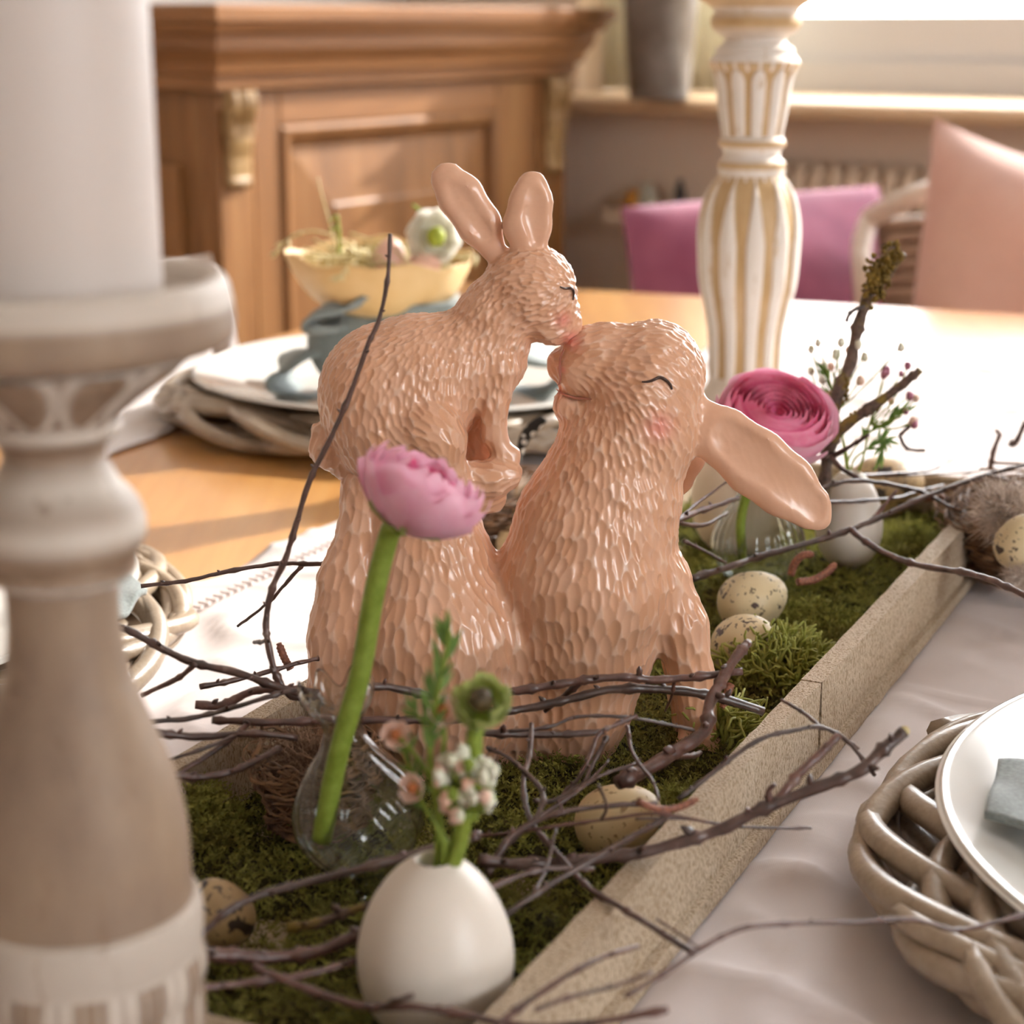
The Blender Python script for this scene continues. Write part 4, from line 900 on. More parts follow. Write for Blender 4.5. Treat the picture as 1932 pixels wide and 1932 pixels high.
# ---------------------------------------------------------------- cream bowl with eggs, hay and a white flower
BC = AY(722, 590, Yn); kb = mmpx(BC); zb0 = AY(735, 596, Yn)[2]; bz = np.array([AY(722, 500, Yn)[0], Yn+.004, zb0])
bowl = thing('cream_bowl', 'cream eggshell-like bowl with an uneven rim on the knotted napkin', 'bowl', bz)
Hb = AY(722, 492, Yn)[2]-zb0; Rb = 168*kb
bp = [(0, 0), (Rb*.35, .001), (Rb*.62, Hb*.16), (Rb*.82, Hb*.42), (Rb*.94, Hb*.74), (Rb, Hb), (Rb*.975, Hb*1.0), (Rb*.91, Hb*.74), (Rb*.79, Hb*.44), (Rb*.58, Hb*.2), (0, Hb*.08)]
def bmod(t, i, r, z):
    f = z/Hb; r2 = r*(1+.10*f*max(0, -math.cos(t))**3+.02*math.sin(5*t)*f); return r2, z+f*f*(.10*Hb*max(0, -math.cos(t-.3))+.05*Hb*math.sin(4*t+.6)+.04*Hb*math.sin(9*t)+.16*Hb*max(0, math.sin(t)))
part('shell', lathe(soft(bp, 4), 96, bz, bmod, close=False), MAT['cream'], bowl)
def egg_at(name, label, px, py, wpx, Y=None, h=None, mat='quail', axis=(0,0,1), ratio=1.28, group=None, cat='egg', origin=None):
    p = AY(px, py, Y) if Y else A(px, py, h); r = wpx*mmpx(p)/2
    return solo(name, egg(p, r, axis, ratio), MAT[mat], label, cat, group), p, r
egg_at('pink_egg', 'pale pink egg standing upright in the cream bowl', 735, 488, 62, Y=Yn-.025, mat='pink_egg', axis=(.15, 0, 1))
egg_at('pink_egg', 'pale pink egg lying on its side in the cream bowl', 800, 500, 52, Y=Yn-.03, mat='pink_egg', axis=(1, -.3, .1))
random.seed(77); V = []; F = []; hc = bz+Z3*Hb*.82
for i in range(340):
    a = random.random()*6.28; r = Rb*.85*math.sqrt(random.random()); p = hc+np.array([r*math.cos(a), r*math.sin(a)*.9, random.uniform(-.004, .013)]); d = unit([random.uniform(-1, 1), random.uniform(-1, 1), random.uniform(-.1, .45)]); L = random.uniform(.012, .032); b = np.array([random.uniform(-.5, .5), random.uniform(-.5, .5), random.uniform(-.4, .3)])
    v, f = tube([p-d*L*.5, p+b*.003, p+d*L*.5+b*.008], .0008, 4); F += [[x+len(V) for x in q] for q in f]; V += v.tolist()
solo('hay_nest', (V, F), MAT['hay'], 'tangle of pale hay filling the cream bowl', 'hay', kind='stuff')
def stalk(label, pts, Y, r, mat='hay', ears=0, seed=0):
    random.seed(seed); q = catmull([AY(x, y, Y) for x, y in pts], 6); t = thing('hay_stalk', label, 'stalk', q[0]); part('stem', tube(q, np.linspace(r, r*.5, len(q)), 5), MAT[mat], t)
    for i in range(ears):
        p = q[-1-i*2 % max(1, len(q)//2)]; d = unit([random.uniform(-1, .3), random.uniform(-.3, .3), random.uniform(-1, -.2)]); e = p+d*random.uniform(.004, .010)
        part('seed_head', tube([p, (p+e)/2, e], [.0006, .0014, .0004], 5), MAT[mat], t)
stalk('pale hay stalk arching over the pointed rim of the cream bowl', [(690, 500), (640, 452), (590, 436), (545, 450), (522, 475)], Yn-.03, .0010, ears=8, seed=1)
stalk('thin hay stalk pointing straight up from the cream bowl', [(635, 470), (622, 420), (608, 370), (600, 335)], Yn-.01, .0009, seed=2)
stalk('short green hay sprig standing in the cream bowl', [(640, 480), (640, 440), (636, 405)], Yn-.03, .0017, mat='lichen', ears=4, seed=3)
stalk('hay stalk hanging over the front rim of the cream bowl', [(700, 478), (662, 492), (650, 512), (640, 524)], Yn-.062, .0011, ears=5, seed=4)
stalk('hay stalk lying across the back rim of the cream bowl', [(660, 440), (700, 452), (760, 462), (860, 470)], Yn+.03, .0010, ears=4, seed=5)
stalk('yellowish hay stalk leaning out beside the white flower', [(850, 490), (875, 480), (898, 482)], Yn-.03, .0012, ears=4, seed=6)
# ---------------------------------------------------------------- flowers
def frame_of(ax):
    ax = unit(ax); u = np.cross(ax, (0, 1, 0)) if abs(ax[1]) < .9 else np.cross(ax, (0, 0, 1)); u = unit(u); return u, np.cross(ax, u), ax
def petal(c, fr, rho, phi, half, th0, th1, sq=.82, edge=.0, nu=11, nv=10, flare=0, seed=0):
    u, v, ax = fr; rows = []; g = random.Random(seed); w1, w2 = g.random()*6, g.random()*6
    for i in range(nu):
        s = -1+2*i/(nu-1); row = []
        for j in range(nv):
            t = j/(nv-1); wide = half*(.30+.70*math.sin(math.pi*min(1, .12+.62*t))); tip = 1-.02*s**4*t-edge*t*t*(math.sin(3*s+w1)+.6*math.sin(7*s+w2))
            th = th0+(th1-th0)*t*tip; ph = phi+wide*s*(1 if th < 1.6 else .96); r = rho*(1+flare*max(0, t-.6)**1.5+.045*s+.01*s*s+.015*math.sin(4*s+w2)*t)
            st = math.sin(th); row.append(np.array(c)+u*(r*st*math.cos(ph))+v*(r*st*math.sin(ph))-ax*(r*sq*math.cos(th)))
        rows.append(row)
    V, F = gridsurf(rows); return V, F, np.tile(np.linspace(0, 1, nv), nu)
def ranunculus(label, C, axis, R, layers, stem_pts, stem_r, mats, seed, heart=None, sq=.8, flower='ranunculus', cat='flower', sepals=5, sepmat='petal_green', group=None):
    random.seed(seed); C = np.array(C); fr = frame_of(axis); t = thing(flower, label, cat, stem_pts[0] if stem_pts is not None else C, group)
    ph = random.random()*6
    for li, (fr_, th1, half, n, mt, edge, flare) in enumerate(layers):
        for i in range(n):
            ph += 2*math.pi/n+random.uniform(-.15, .15)
            V, F, al = petal(C, fr, R*fr_*random.uniform(.99, 1.01), ph, half, .12, th1*random.uniform(.98, 1.02), sq, edge, flare=flare*random.uniform(.4, 1.5), seed=seed*1000+li*50+i)
            p = part('petal', (V, F), MAT[mats[mt]], t, attr={'along': al})
        ph += .9
    if heart:
        part('heart', ico(C+fr[2]*R*heart[1], R*heart[0], 14, 8, noise=.12), MAT[heart[2]], t)
    if sepals:
        for i in range(sepals):
            V, F, al = petal(C-fr[2]*R*.04, fr, R*.98, 2*math.pi*i/sepals, .42, .15, .75, sq*1.0, .02, seed=i); part('sepal', (V, F), MAT[sepmat], t, attr={'along': al})
    if stem_pts is not None:
        q = catmull(list(stem_pts)+[C-fr[2]*R*sq*.95], 8); part('stem', tube(q, stem_r, 10), MAT['stem'], t)
    return t
PK = {0: 'petal_pink', 1: 'petal_deep', 2: 'petal_pale'}
# the open pink ranunculus at the back
Yv2 = .84; vb = A(1428, 1098, .016)
Cf = AY(1466, 782, .845); Rf = 110*mmpx(Cf)
lay = [(.16, 2.30, 1.1, 4, 1, 0, 0), (.25, 2.22, 1.0, 5, 1, 0, 0), (.34, 2.15, .95, 5, 0, .004, 0), (.43, 2.10, .95, 5, 0, .004, 0), (.52, 2.06, .9, 6, 0, .004, 0), (.61, 2.02, .9, 6, 0, .004, 0), (.70, 2.00, .9, 6, 1, .004, 0), (.80, 1.98, .9, 6, 0, .004, 0), (.90, 1.90, .85, 5, 0, .008, 0), (.98, 1.78, .85, 5, 2, .01, .0), (1.03, 1.58, .66, 4, 2, .02, .22)]
ranunculus('open pink ranunculus in the ribbed glass vase behind the drooping rabbit ear', Cf, (.14, -.52, .84), Rf, lay, [AY(1402, 1060, Yv2), AY(1398, 980, Yv2), AY(1420, 900, Yv2+.002)], .0022, PK, 11, sq=.80)
# the pale pink ranunculus in front, seen from below
Yv1 = .515
Cf1 = AY(800, 915, Yv1-.005); Rf1 = 118*mmpx(Cf1)
lay1 = [(.35, 2.25, .8, 6, 1, .04, 0), (.52, 2.2, .75, 7, 1, .06, 0), (.68, 2.12, .7, 7, 2, .08, 0), (.82, 2.0, .72, 7, 2, .09, .0), (.94, 1.86, .8, 6, 2, .09, .10), (1.0, 1.68, .7, 5, 2, .10, .25), (1.02, 1.40, .55, 4, 2, .08, .35)]
ranunculus('pale pink ranunculus in the clear swirled vase before the rabbits', Cf1, (.44, .06, .86), Rf1, lay1, [AY(607, 1585, Yv1), AY(637, 1430, Yv1), AY(680, 1270, Yv1), AY(706, 1120, Yv1), AY(738, 1000, Yv1)], .0030, PK, 12, sq=.78)
# white flower in the bowl
Cw = AY(818, 447, Yn-.03); Rw = 52*mmpx(Cw)
ranunculus('small white flower with a yellow green heart in the cream bowl', Cw, (.35, -.85, .15), Rw, [(.72, 1.95, .6, 8, 0, .04, 0), (.88, 1.85, .6, 8, 0, .04, 0), (1.0, 1.75, .55, 8, 0, .05, .1)], [Cw+np.array([-.002, .03, -.03]), Cw+np.array([-.001, .026, -.012])], .0014, {0: 'petal_white'}, 13, heart=(.36, .28, 'eye_green'), sq=.7, flower='white_flower')
stalk('short green sprig rising behind the white flower', [(812, 420), (798, 402), (778, 386)], Yn-.0, .0020, mat='stem', seed=7)
# ================================================================ vases
def vase(label, base, scale, tilt, prof, nrib, twist, lobes, feet=0):
    t = thing('glass_vase', label, 'vase', base); tot = max(p[1] for p in prof)
    P_ = soft(prof, 6)
    outer = [(r, z) for r, z in P_]; inner = [(max(r-1.7, .5), max(z+1.2 if i == 0 else z, 5)) for i, (r, z) in enumerate(P_)][::-1]
    zf = [z for z in (p[1] for p in prof)]
    full = outer+inner; n = 120
    zbody0, zneck = prof[2][1], prof[-4][1]
    def mod(th, i, r, z):
        f = (z-zbody0)/(zneck-zbody0); a = 1
        if 0 < f < 1: r *= 1+.030*math.cos(nrib*(th+twist*f))*math.sin(math.pi*min(1, max(0, f)))**.6
        if lobes and z > zneck: e = (z-zneck)/(tot-zneck); r *= 1+.10*e*math.cos(lobes*th); z -= .22*(tot-zneck)*e*e*(1-math.cos(lobes*th))
        return r*scale, z*scale
    V, F = lathe(full, n, (0,0,0), mod, close=False); m = len(full); V = V.tolist()
    F.append([j*m for j in range(n)][::-1]); F.append([j*m+m-1 for j in range(n)]); V = np.array(V)
    c, s = math.cos(tilt), math.sin(tilt); V = np.stack([V[:,0]*c+V[:,2]*s, V[:,1], -V[:,0]*s+V[:,2]*c], 1)+base
    part('glass_body', (V, F), MAT['glass'], t)
    for i in range(feet):
        a = 2*math.pi*i/feet; u = np.array([math.cos(a), math.sin(a), 0]); part('foot_lobe', tube([base+u*30*scale+Z3*20*scale, base+u*36*scale+Z3*9*scale, base+u*38*scale+Z3*1*scale], [4*scale, 5*scale, 4*scale], 8), MAT['glass'], t)
    return t
v1 = A(704, 1698, .0125); sc1 = mmpx(v1)
vase('clear swirled glass vase with a petal rim holding the pale pink ranunculus', v1, sc1, -math.radians(8.2), [(36, 0), (37, 8), (30, 40), (42, 62), (84, 90), (112, 130), (121, 170), (112, 215), (84, 265), (52, 310), (38, 340), (40, 365), (60, 395), (66, 425), (61, 450)], 14, 1.5, 6, 6)
sc2 = mmpx(vb)
vase('clear ribbed bulb vase holding the open pink ranunculus', vb, sc2, 0, [(40, 0), (46, 3), (66, 18), (84, 52), (87, 78), (76, 115), (54, 150), (36, 180), (28, 205), (28, 225), (34, 242), (36, 250)], 26, .25, 0)
# white ceramic egg vases
def egg_vase(label, c, r, H, hole, mat='white_egg', hmat=True):
    t = thing('egg_vase', label, 'egg vase', c); prof = []
    for i in range(40):
        th = math.pi*(.04+.96*i/39); z = -math.cos(th); rr = math.sin(th)*(1-.14*z)*r; zz = (z+1)/2*H
        if rr < hole and z > 0: break
        prof.append((rr, zz))
    top = prof[-1][1]; prof += [(hole, top+.0003), (hole*.86, top-.0006), (hole*.9, top-.006), (hole, top-.014)]
    part('shell', lathe(prof, 72, c, close=False), MAT[mat], t); return t, top
e1 = np.array([-.0198, .4500, T+.0125]); k1 = mmpx(e1+Z3*.02)
ev1, top1 = egg_vase('white ceramic egg vase nearest the camera holding small green and white flowers', e1, 147*k1, AY(822, 1637, .45)[2]-e1[2]+.0035, .0052)
Y2 = .885; e2 = A(1598, 1072, .014); k2 = mmpx(e2)
ev2, top2 = egg_vase('white ceramic egg vase beside the drooping rabbit ear holding sprigs', e2, 62*k2, AY(1600, 885, e2[1])[2]-e2[2], .0045)
p = AY(1400, 945, .93); solo('goose_egg', egg(np.array([p[0], p[1], T+.012+95*mmpx(p)*1.0]), 98*mmpx(p), (-.3, 0, 1), 1.15), MAT['tan_egg'], 'big pale tan egg lying behind the ribbed bulb vase', 'egg')
# ---------------------------------------------------------------- quail eggs
QE = [('speckled cream quail egg on the moss touching the ribbed bulb vase', 1421, 1133, 57, .026, 'quail', (.8, .3, .25)),
      ('speckled cream quail egg half hidden by curly lichen and a silvery twig', 1407, 1215, 58, .024, 'quail', (.5, -.6, .5)),
      ('faintly speckled quail egg under the twigs beside the tray side', 1168, 1548, 70, .022, 'quail_plain', (.85, .2, .3)),
      ('dark speckled quail egg beside the foot of the brown candlestick', 418, 1722, 58, .022, 'quail_dark', (-.5, .2, .8)),
      ('tan quail egg lying behind the egg vase with sprigs at the far tray end', 1672, 918, 60, .03, 'quail_dark', (.9, .1, .2)),
      ('dark spotted quail egg glimpsed between the two rabbits', 1012, 958, 46, .030, 'quail_dark', (.2, 0, 1)),
      ('pale quail egg seen low between the two rabbits', 975, 1018, 36, .020, 'quail_plain', (.4, 0, 1)),
      ('speckled quail egg in the feathered nest outside the tray', 1925, 1022, 46, .045, 'quail', (.3, -.2, 1))]
for lab, px, py, r, h, mt, ax in QE:
    p = A(px, py, h); solo('quail_egg', egg(p, r*mmpx(p), ax, 1.22), MAT[mt], lab, 'egg', origin=p)
# ---------------------------------------------------------------- nests and feathers
def nest(label, C, R, H, n, seed, mat='straw', tilt=0):
    random.seed(seed); V = []; F = []
    for i in range(n):
        a = random.random()*6.28; sp = random.uniform(.5, 1.8); f = random.random(); R0 = R*(.62+.38*f)+random.uniform(-.1, .1)*R; z0 = H*(f**1.3)*random.uniform(.8, 1.1); pts = []; w_ = random.uniform(-.5, .5)
        for t in np.linspace(0, 1, 7):
            b = a+sp*t; r = R0*(1+.10*math.sin(5*t+i))+R*.25*max(0, t-.8)*random.choice((0, 0, 1)); pts.append(np.array(C)+np.array([r*math.cos(b), r*math.sin(b), z0+w_*H*.5*(t-.5)+.0008*math.sin(i+9*t)]))
        for q in pts: q[2] = max(q[2], C[2]+.001)
        v, f_ = tube(pts, random.uniform(.0003, .0008), 4); F += [[x+len(V) for x in q] for q in f_]; V += v.tolist()
    return solo('nest', (V, F), MAT[mat], label, 'nest', kind='stuff')
nc = A(1950, 1128, .0); nc = np.array([nc[0]+.012, nc[1]+.02, T+.006])
nest('brown straw nest with feathers leaning on the outside of the tray', nc, .050, .040, 620, 5)
nest('dark brown straw nest glimpsed between the two rabbits', np.array([AY(968, 1000, .952)[0], .952, T+.006]), .040, .034, 420, 6)
nest('small brown nest tucked behind the clear swirled vase', A(600, 1560, .014), .020, .030, 300, 7)
def down(label, C, R, n, seed, mat, up=.3):   # fluffy feather: fine barbs round a curved quill
    random.seed(seed); V = []; F = []
    for i in range(n):
        d = unit([random.gauss(0, 1), random.gauss(0, 1), random.gauss(up, .8)]); p = np.array(C)+unit([random.gauss(0, 1), random.gauss(0, 1), random.gauss(0, 1)])*R*random.uniform(.0, .7); L = R*random.uniform(.5, 1.0); c = np.array([random.uniform(-.4, .4) for _ in range(3)]); s = unit(np.cross(d, c+.01)); w_ = R*.010
        q = [p, p+d*L*.5+c*L*.2, p+d*L+c*L*.6]; b = len(V); V += [q[0]-s*w_, q[0]+s*w_, q[1]+s*w_*.8, q[1]-s*w_*.8, q[2]]; F += [[b, b+1, b+2, b+3], [b+3, b+2, b+4]]
    return solo('down_feather', (V, F), MAT[mat], label, 'feather', kind='stuff')
down('pale fluffy down feather on top of the nest outside the tray', A(1900, 968, .052), .017, 3200, 8, 'down'); down('white down feather low in the nest outside the tray', A(1925, 1095, .03), .010, 1200, 9, 'down')
down('pale grey down feather between the two rabbits', AY(962, 945, .962), .018, 1800, 10, 'down'); down('brown down feather behind the clear swirled vase', A(572, 1448, .030), .016, 1800, 12, 'down_brown', .8)
q0, q1, q2 = AY(1026, 788, .955), AY(1000, 812, .955), AY(985, 838, .955); s_ = unit(np.cross(q2-q0, (0, 1, .2))); ft_ = thing('spotted_feather', 'black feather with white spots behind the paws of the small rabbit', 'feather', q2)
rows = []
for i in range(13):
    t = i/12; c = catmull([q0, q1, q2, AY(975, 880, .955)], 4)[i]; wv = 15*mmpx(q0)*math.sin(math.pi*min(1, .12+.8*(t)))**.6*(1-t*.5); rows.append([c+s_*wv*u+np.array([0, -.001*(1-u*u), 0]) for u in np.linspace(-1, 1, 7)])
o = part('vane', gridsurf(rows), MAT['guinea'], ft_); o.modifiers.new('thick', 'SOLIDIFY').thickness = .0004
part('quill', tube([q1, q2, AY(976, 880, .955), AY(972, 960, .955)], .0006, 6), MAT['cream'], ft_)
# ---------------------------------------------------------------- flowers in the near egg vase
Ye = .45; mouth = AY(846, 1668, Ye); mouth = e1+Z3*(top1-.008)
def E_(x, y, dY=0): return AY(x, y, Ye+dY)
ke = mmpx(mouth)
ranunculus('green hellebore-like bud with a dark heart in the near egg vase', E_(908, 1322), (-.15, -.62, .75), 54*ke, [(.8, 1.75, .75, 4, 0, .12, 0), (1.0, 1.62, .8, 5, 0, .12, .15)], [mouth+[.001, 0, 0], E_(872, 1560), E_(893, 1430), E_(897, 1380)], .0021, {0: 'petal_green'}, 21, heart=(.42, .05, 'dark_heart'), sq=.9, flower='green_bud', sepals=0)
def wax(label, px, py, r, axis, pts, seed, dY=0, mats='petal_peach', heart='brown_heart'):
    return ranunculus(label, E_(px, py, dY), axis, r*ke, [(1.0, 1.7, .62, 5, 0, .03, .3)], [mouth]+[E_(a, b, dY) for a, b in pts], .0006, {0: mats}, seed, heart=(.42, -.2, heart), sq=.75, flower='wax_flower', sepals=0)
wax('peach wax flower floating at the neck of the clear swirled vase', 746, 1386, 26, (.1, -.9, .3), [(838, 1600), (815, 1480), (780, 1420)], 31, .004)
wax('peach wax flower under the green sprig', 838, 1340, 28, (.3, -.8, .4), [(836, 1600), (826, 1480), (838, 1400)], 32)
wax('peach wax flower overlapping the belly of the clear swirled vase', 775, 1487, 26, (-.5, -.7, .3), [(838, 1600), (812, 1540), (795, 1510)], 33, -.003)
def sprig(label, pts, nl, Lpx, seed, Y, base=None, mat='leaf', r=.0007, k=None, name='leafy_sprig', spread=.8):
    random.seed(seed); q = catmull(([base] if base is not None else [])+[AY(x, y, Y) for x, y in pts], 8); k = k or mmpx(q[-1]); t = thing(name, label, 'sprig', q[0]); part('stem', tube(q, np.linspace(r*1.3, r*.5, len(q)), 6), MAT['stem'], t)
    i0 = int(len(q)*.42)
    for i in range(nl):
        j = min(len(q)-2, i0+int((len(q)-1-i0)*i/nl)); ax = unit(q[j+1]-q[j]); d = unit(ax+spread*np.array([random.uniform(-1, 1), random.uniform(-1, 1), random.uniform(-.4, .6)])); L = Lpx*k*random.uniform(.7, 1.2); s = unit(np.cross(d, (random.uniform(-.4, .4), 1, random.uniform(-.4, .4))))
        part('leaf', gridsurf([[q[j]+d*L*t_+s*L*.10*u*math.sin(math.pi*min(1, t_*.9+.08)) for u in (-1, 0, 1)] for t_ in np.linspace(0, 1, 5)]), MAT[mat], t)
    return t
sprig('upright green sprig with needle leaves in the near egg vase', [(826, 1560), (812, 1430), (822, 1330), (838, 1250), (848, 1185)], 30, 60, 41, Ye, mouth)
sprig('loose green sprig low among the small flowers of the near egg vase', [(845, 1600), (800, 1520), (770, 1440), (760, 1400)], 14, 46, 42, Ye+.006, mouth)
sprig('reddish stemmed sprig beside the peach wax flowers', [(838, 1600), (815, 1450), (800, 1370), (772, 1330)], 16, 40, 43, Ye+.01, mouth)
def cluster(label, Cpx, rpx, n, seed, Y, base, fl, mats, stem_r=.0016, name='blossom_cluster', zsq=1.2):
    random.seed(seed); c0 = AY(*Cpx, Y); k = mmpx(c0); t = thing(name, label, 'flower', base if base is not None else c0)
    hub = c0-Z3*rpx*k*.9; part('stem', tube(catmull([base, (base+hub)/2+np.array([.001, 0, 0]), hub], 6), stem_r, 8), MAT['stem'], t)
    for i in range(n):
        d = unit([random.gauss(0, 1), random.gauss(0, 1)-.3, random.gauss(.2, 1)]); p = c0+d*rpx*k*random.uniform(.45, 1.05)*np.array([1, .8, zsq]); part('stalk', tube([hub, (hub+p)/2+d*.002, p], .00035, 4), MAT['stem'], t)
        mt = random.choices([m for m, _ in mats], [w_ for _, w_ in mats])[0]; r = fl*k*random.uniform(.7, 1.2)
        part('floret', ico(p, r, 8, 6, s=(1, 1, 1.15), noise=.3), MAT[mt], t)
    return t
cluster('round cluster of small white blossom in the near egg vase', (878, 1478), 60, 64, 51, Ye-.004, mouth+[.002, 0, 0], 13, [('white_floret', 10), ('peach_floret', 2), ('bud_purple', .6), ('stem', 3)], .0022)
sprig('pale green stem bundle standing in the mouth of the near egg vase', [(862, 1600), (886, 1540), (905, 1500)], 14, 40, 52, Ye-.003, mouth+[.0015, -.001, 0], 'stem', .0012)
# ---------------------------------------------------------------- sprigs and branch in the far egg vase
m2 = e2+Z3*(top2-.01); Yb = e2[1]
def spray(label, tips, seed, fl, mats, name, hub):
    random.seed(seed); hb = AY(*hub, Yb+.01); k = mmpx(hb); t = thing(name, label, 'flower', m2); part('stem', tube(catmull([m2, (m2+hb)/2+np.array([.002, .002, 0]), hb], 6), .0006, 5), MAT['stem'], t)
    for x, y in tips:
        p = AY(x, y, Yb+.01+random.uniform(-.012, .012)); mid = (hb+p)/2+np.array([random.uniform(-.003, .003), random.uniform(-.003, .003), -.003]); part('stalk', tube(catmull([hb, mid, p], 4), .00035, 4), MAT['stem'], t)
        mt = random.choice(mats); part('floret', ico(p, fl*k*random.uniform(.7, 1.25), 8, 6, s=(1, 1, 1.25), noise=.15), MAT[mt], t)
spray('airy white blossom spray behind the mossy branch', [(1531, 659), (1543, 647), (1587, 646), (1568, 692), (1552, 716), (1545, 738), (1566, 745), (1530, 700), (1590, 700), (1600, 660), (1620, 650), (1631, 673), (1700, 655), (1623, 718), (1555, 690), (1578, 668)], 61, 8, ['white_floret', 'white_floret', 'peach_floret'], 'gypsophila', (1575, 780))
spray('airy spray of pink and purple wax buds behind the mossy branch', [(1717, 748), (1713, 690), (1700, 705), (1668, 706), (1709, 776), (1722, 795), (1682, 757), (1672, 700), (1728, 752), (1725, 800)], 62, 7, ['peach_floret', 'bud_purple', 'bud_purple', 'peach_floret'], 'wax_flower_spray', (1640, 800))
for i, (pts, lab) in enumerate([([(1600, 870), (1635, 820), (1680, 790), (1705, 778)], 'fine green needle sprig reaching out beside the mossy branch'), ([(1595, 870), (1585, 800), (1570, 735), (1560, 700)], 'yellow green sprig standing in front of the white blossom spray'), ([(1610, 870), (1650, 840), (1670, 830), (1662, 870)], 'fine green needle sprig drooping under the short mossy fork')]):
    sprig(lab, pts, 22, 34, 71+i, Yb+.012, m2, r=.0005)
# ================================================================ twigs
TW = {}
def path(pts, h=None, Y=None):
    n = len(pts); out = []
    for i, (x, y) in enumerate(pts):
        t = i/(n-1)
        if Y is not None: out.append(AY(x, y, Y[0]+(Y[1]-Y[0])*t if isinstance(Y, tuple) else Y))
        else: out.append(A(x, y, h[0]+(h[1]-h[0])*t if isinstance(h, tuple) else h))
    return out
def twig_tube(pts, wpx0, wpx1, seed, nodes=True):
    q = catmull(pts, 7); g = random.Random(seed); n = len(q); k = [mmpx(p) for p in q]; ph = g.random()*6
    q = q+np.array([[g.gauss(0, .25)*k[i], g.gauss(0, .25)*k[i], g.gauss(0, .4)*k[i]] for i in range(n)])
    R = [(wpx0+(wpx1-wpx0)*i/(n-1))*.5*k[i]*(1+.10*math.sin(i*.9+ph)+(.38 if nodes and (i*5+seed) % 11 == 0 else 0)) for i in range(n)]
    return tube(q, R, 8), q, R
def twig(label, main, w=(10, 5), h=None, Y=None, sides=(), seed=0, mat='bark', cut=False, group='birch twigs'):
    (V, F), q, R = twig_tube(path(main, h, Y), *w, seed); t = thing('twig', label, 'twig', q[0], group); part('main_shoot', (V, F), MAT[mat], t)
    g = random.Random(seed+5)
    for s in sides:
        pts, ws = s[0], s[1]; hh = s[2] if len(s) > 2 else None; yy = s[3] if len(s) > 3 else None
        if hh is None and yy is None:   # starts on the main shoot
            p0 = np.array(pts[0], dtype=float); pp = path(pts, h, Y)
        else: pp = path(pts, hh, yy)
        st = q[np.argmin(np.linalg.norm(q-np.array(pp[0]), axis=1))]; sh = st-pp[0]; m = len(pp); pp = [p+sh*(1-i/(m-1)) for i, p in enumerate(pp)]
        part('side_shoot', twig_tube(pp, ws[0], ws[1], seed+len(pts))[0], MAT[mat], t)
    for i in range(4, len(q)-2, 9):     # small buds at the nodes
        d = unit([g.uniform(-1, 1), g.uniform(-1, .2), g.uniform(.1, 1)]); r = R[i]
        part('bud', tube([q[i]+d*r*.5, q[i]+d*r*1.6, q[i]+d*r*2.5], [r*.55, r*.6, r*.15], 5), MAT[mat], t)
    if cut: part('cut_end', ico(q[-1], R[-1]*.9, 10, 6, s=(1, .5, 1)), MAT['cut'], t)
    return t
# mossy hazel branch standing by the far egg vase
hb_ = thing('mossy_branch', 'forked mossy branch with olive lichen standing by the far egg vase', 'branch', AY(1552, 1000, .868))
def mb(pts, w, seed, nm='main_shoot', Y=(.868, .90), mat='bark_moss'): V_, q_, R_ = twig_tube(path(pts, None, Y), *w, seed); part(nm, V_, MAT[mat], hb_); return q_
bq = mb([(1550, 990), (1555, 920), (1563, 850), (1580, 745), (1603, 690), (1618, 620), (1634, 570), (1650, 520), (1688, 462)], (26, 20), 1)
mb([(1562, 850), (1585, 812), (1630, 778), (1690, 735), (1736, 698)], (24, 15), 2, 'side_shoot', (.872, .86)); mb([(1652, 545), (1680, 510), (1705, 478)], (18, 15), 3, 'side_shoot', (.892, .885)); mb([(1632, 578), (1606, 588), (1597, 607)], (9, 7), 4, 'side_shoot', (.89, .885), 'bark')
mb([(1560, 868), (1600, 845), (1640, 820)], (12, 6), 5, 'side_shoot', (.87, .86), 'bark'); mb([(1565, 860), (1590, 885), (1625, 905)], (12, 8), 6, 'side_shoot', (.87, .85), 'bark')
random.seed(3); V = []; F = []
for (x0, y0, x1, y1, w_, n_) in ((1640, 560, 1690, 465, 24, 150), (1600, 715, 1580, 760, 12, 50), (1565, 800, 1556, 950, 12, 80), (1600, 795, 1650, 765, 11, 40), (1660, 560, 1645, 500, 26, 80)):
    for i in range(n_):
        t = random.random(); p = AY(x0+(x1-x0)*t+random.gauss(0, w_*.36), y0+(y1-y0)*t+random.gauss(0, w_*.36), .882+random.uniform(-.004, .004)); v, f = ico(p, random.uniform(3.0, 6.5)*mmpx(p), 6, 4, noise=.35); F += [[k_+len(V) for k_ in q] for q in f]; V += v.tolist()
part('lichen_crust', (V, F), MAT['lichen_brown'], hb_, kind='stuff')
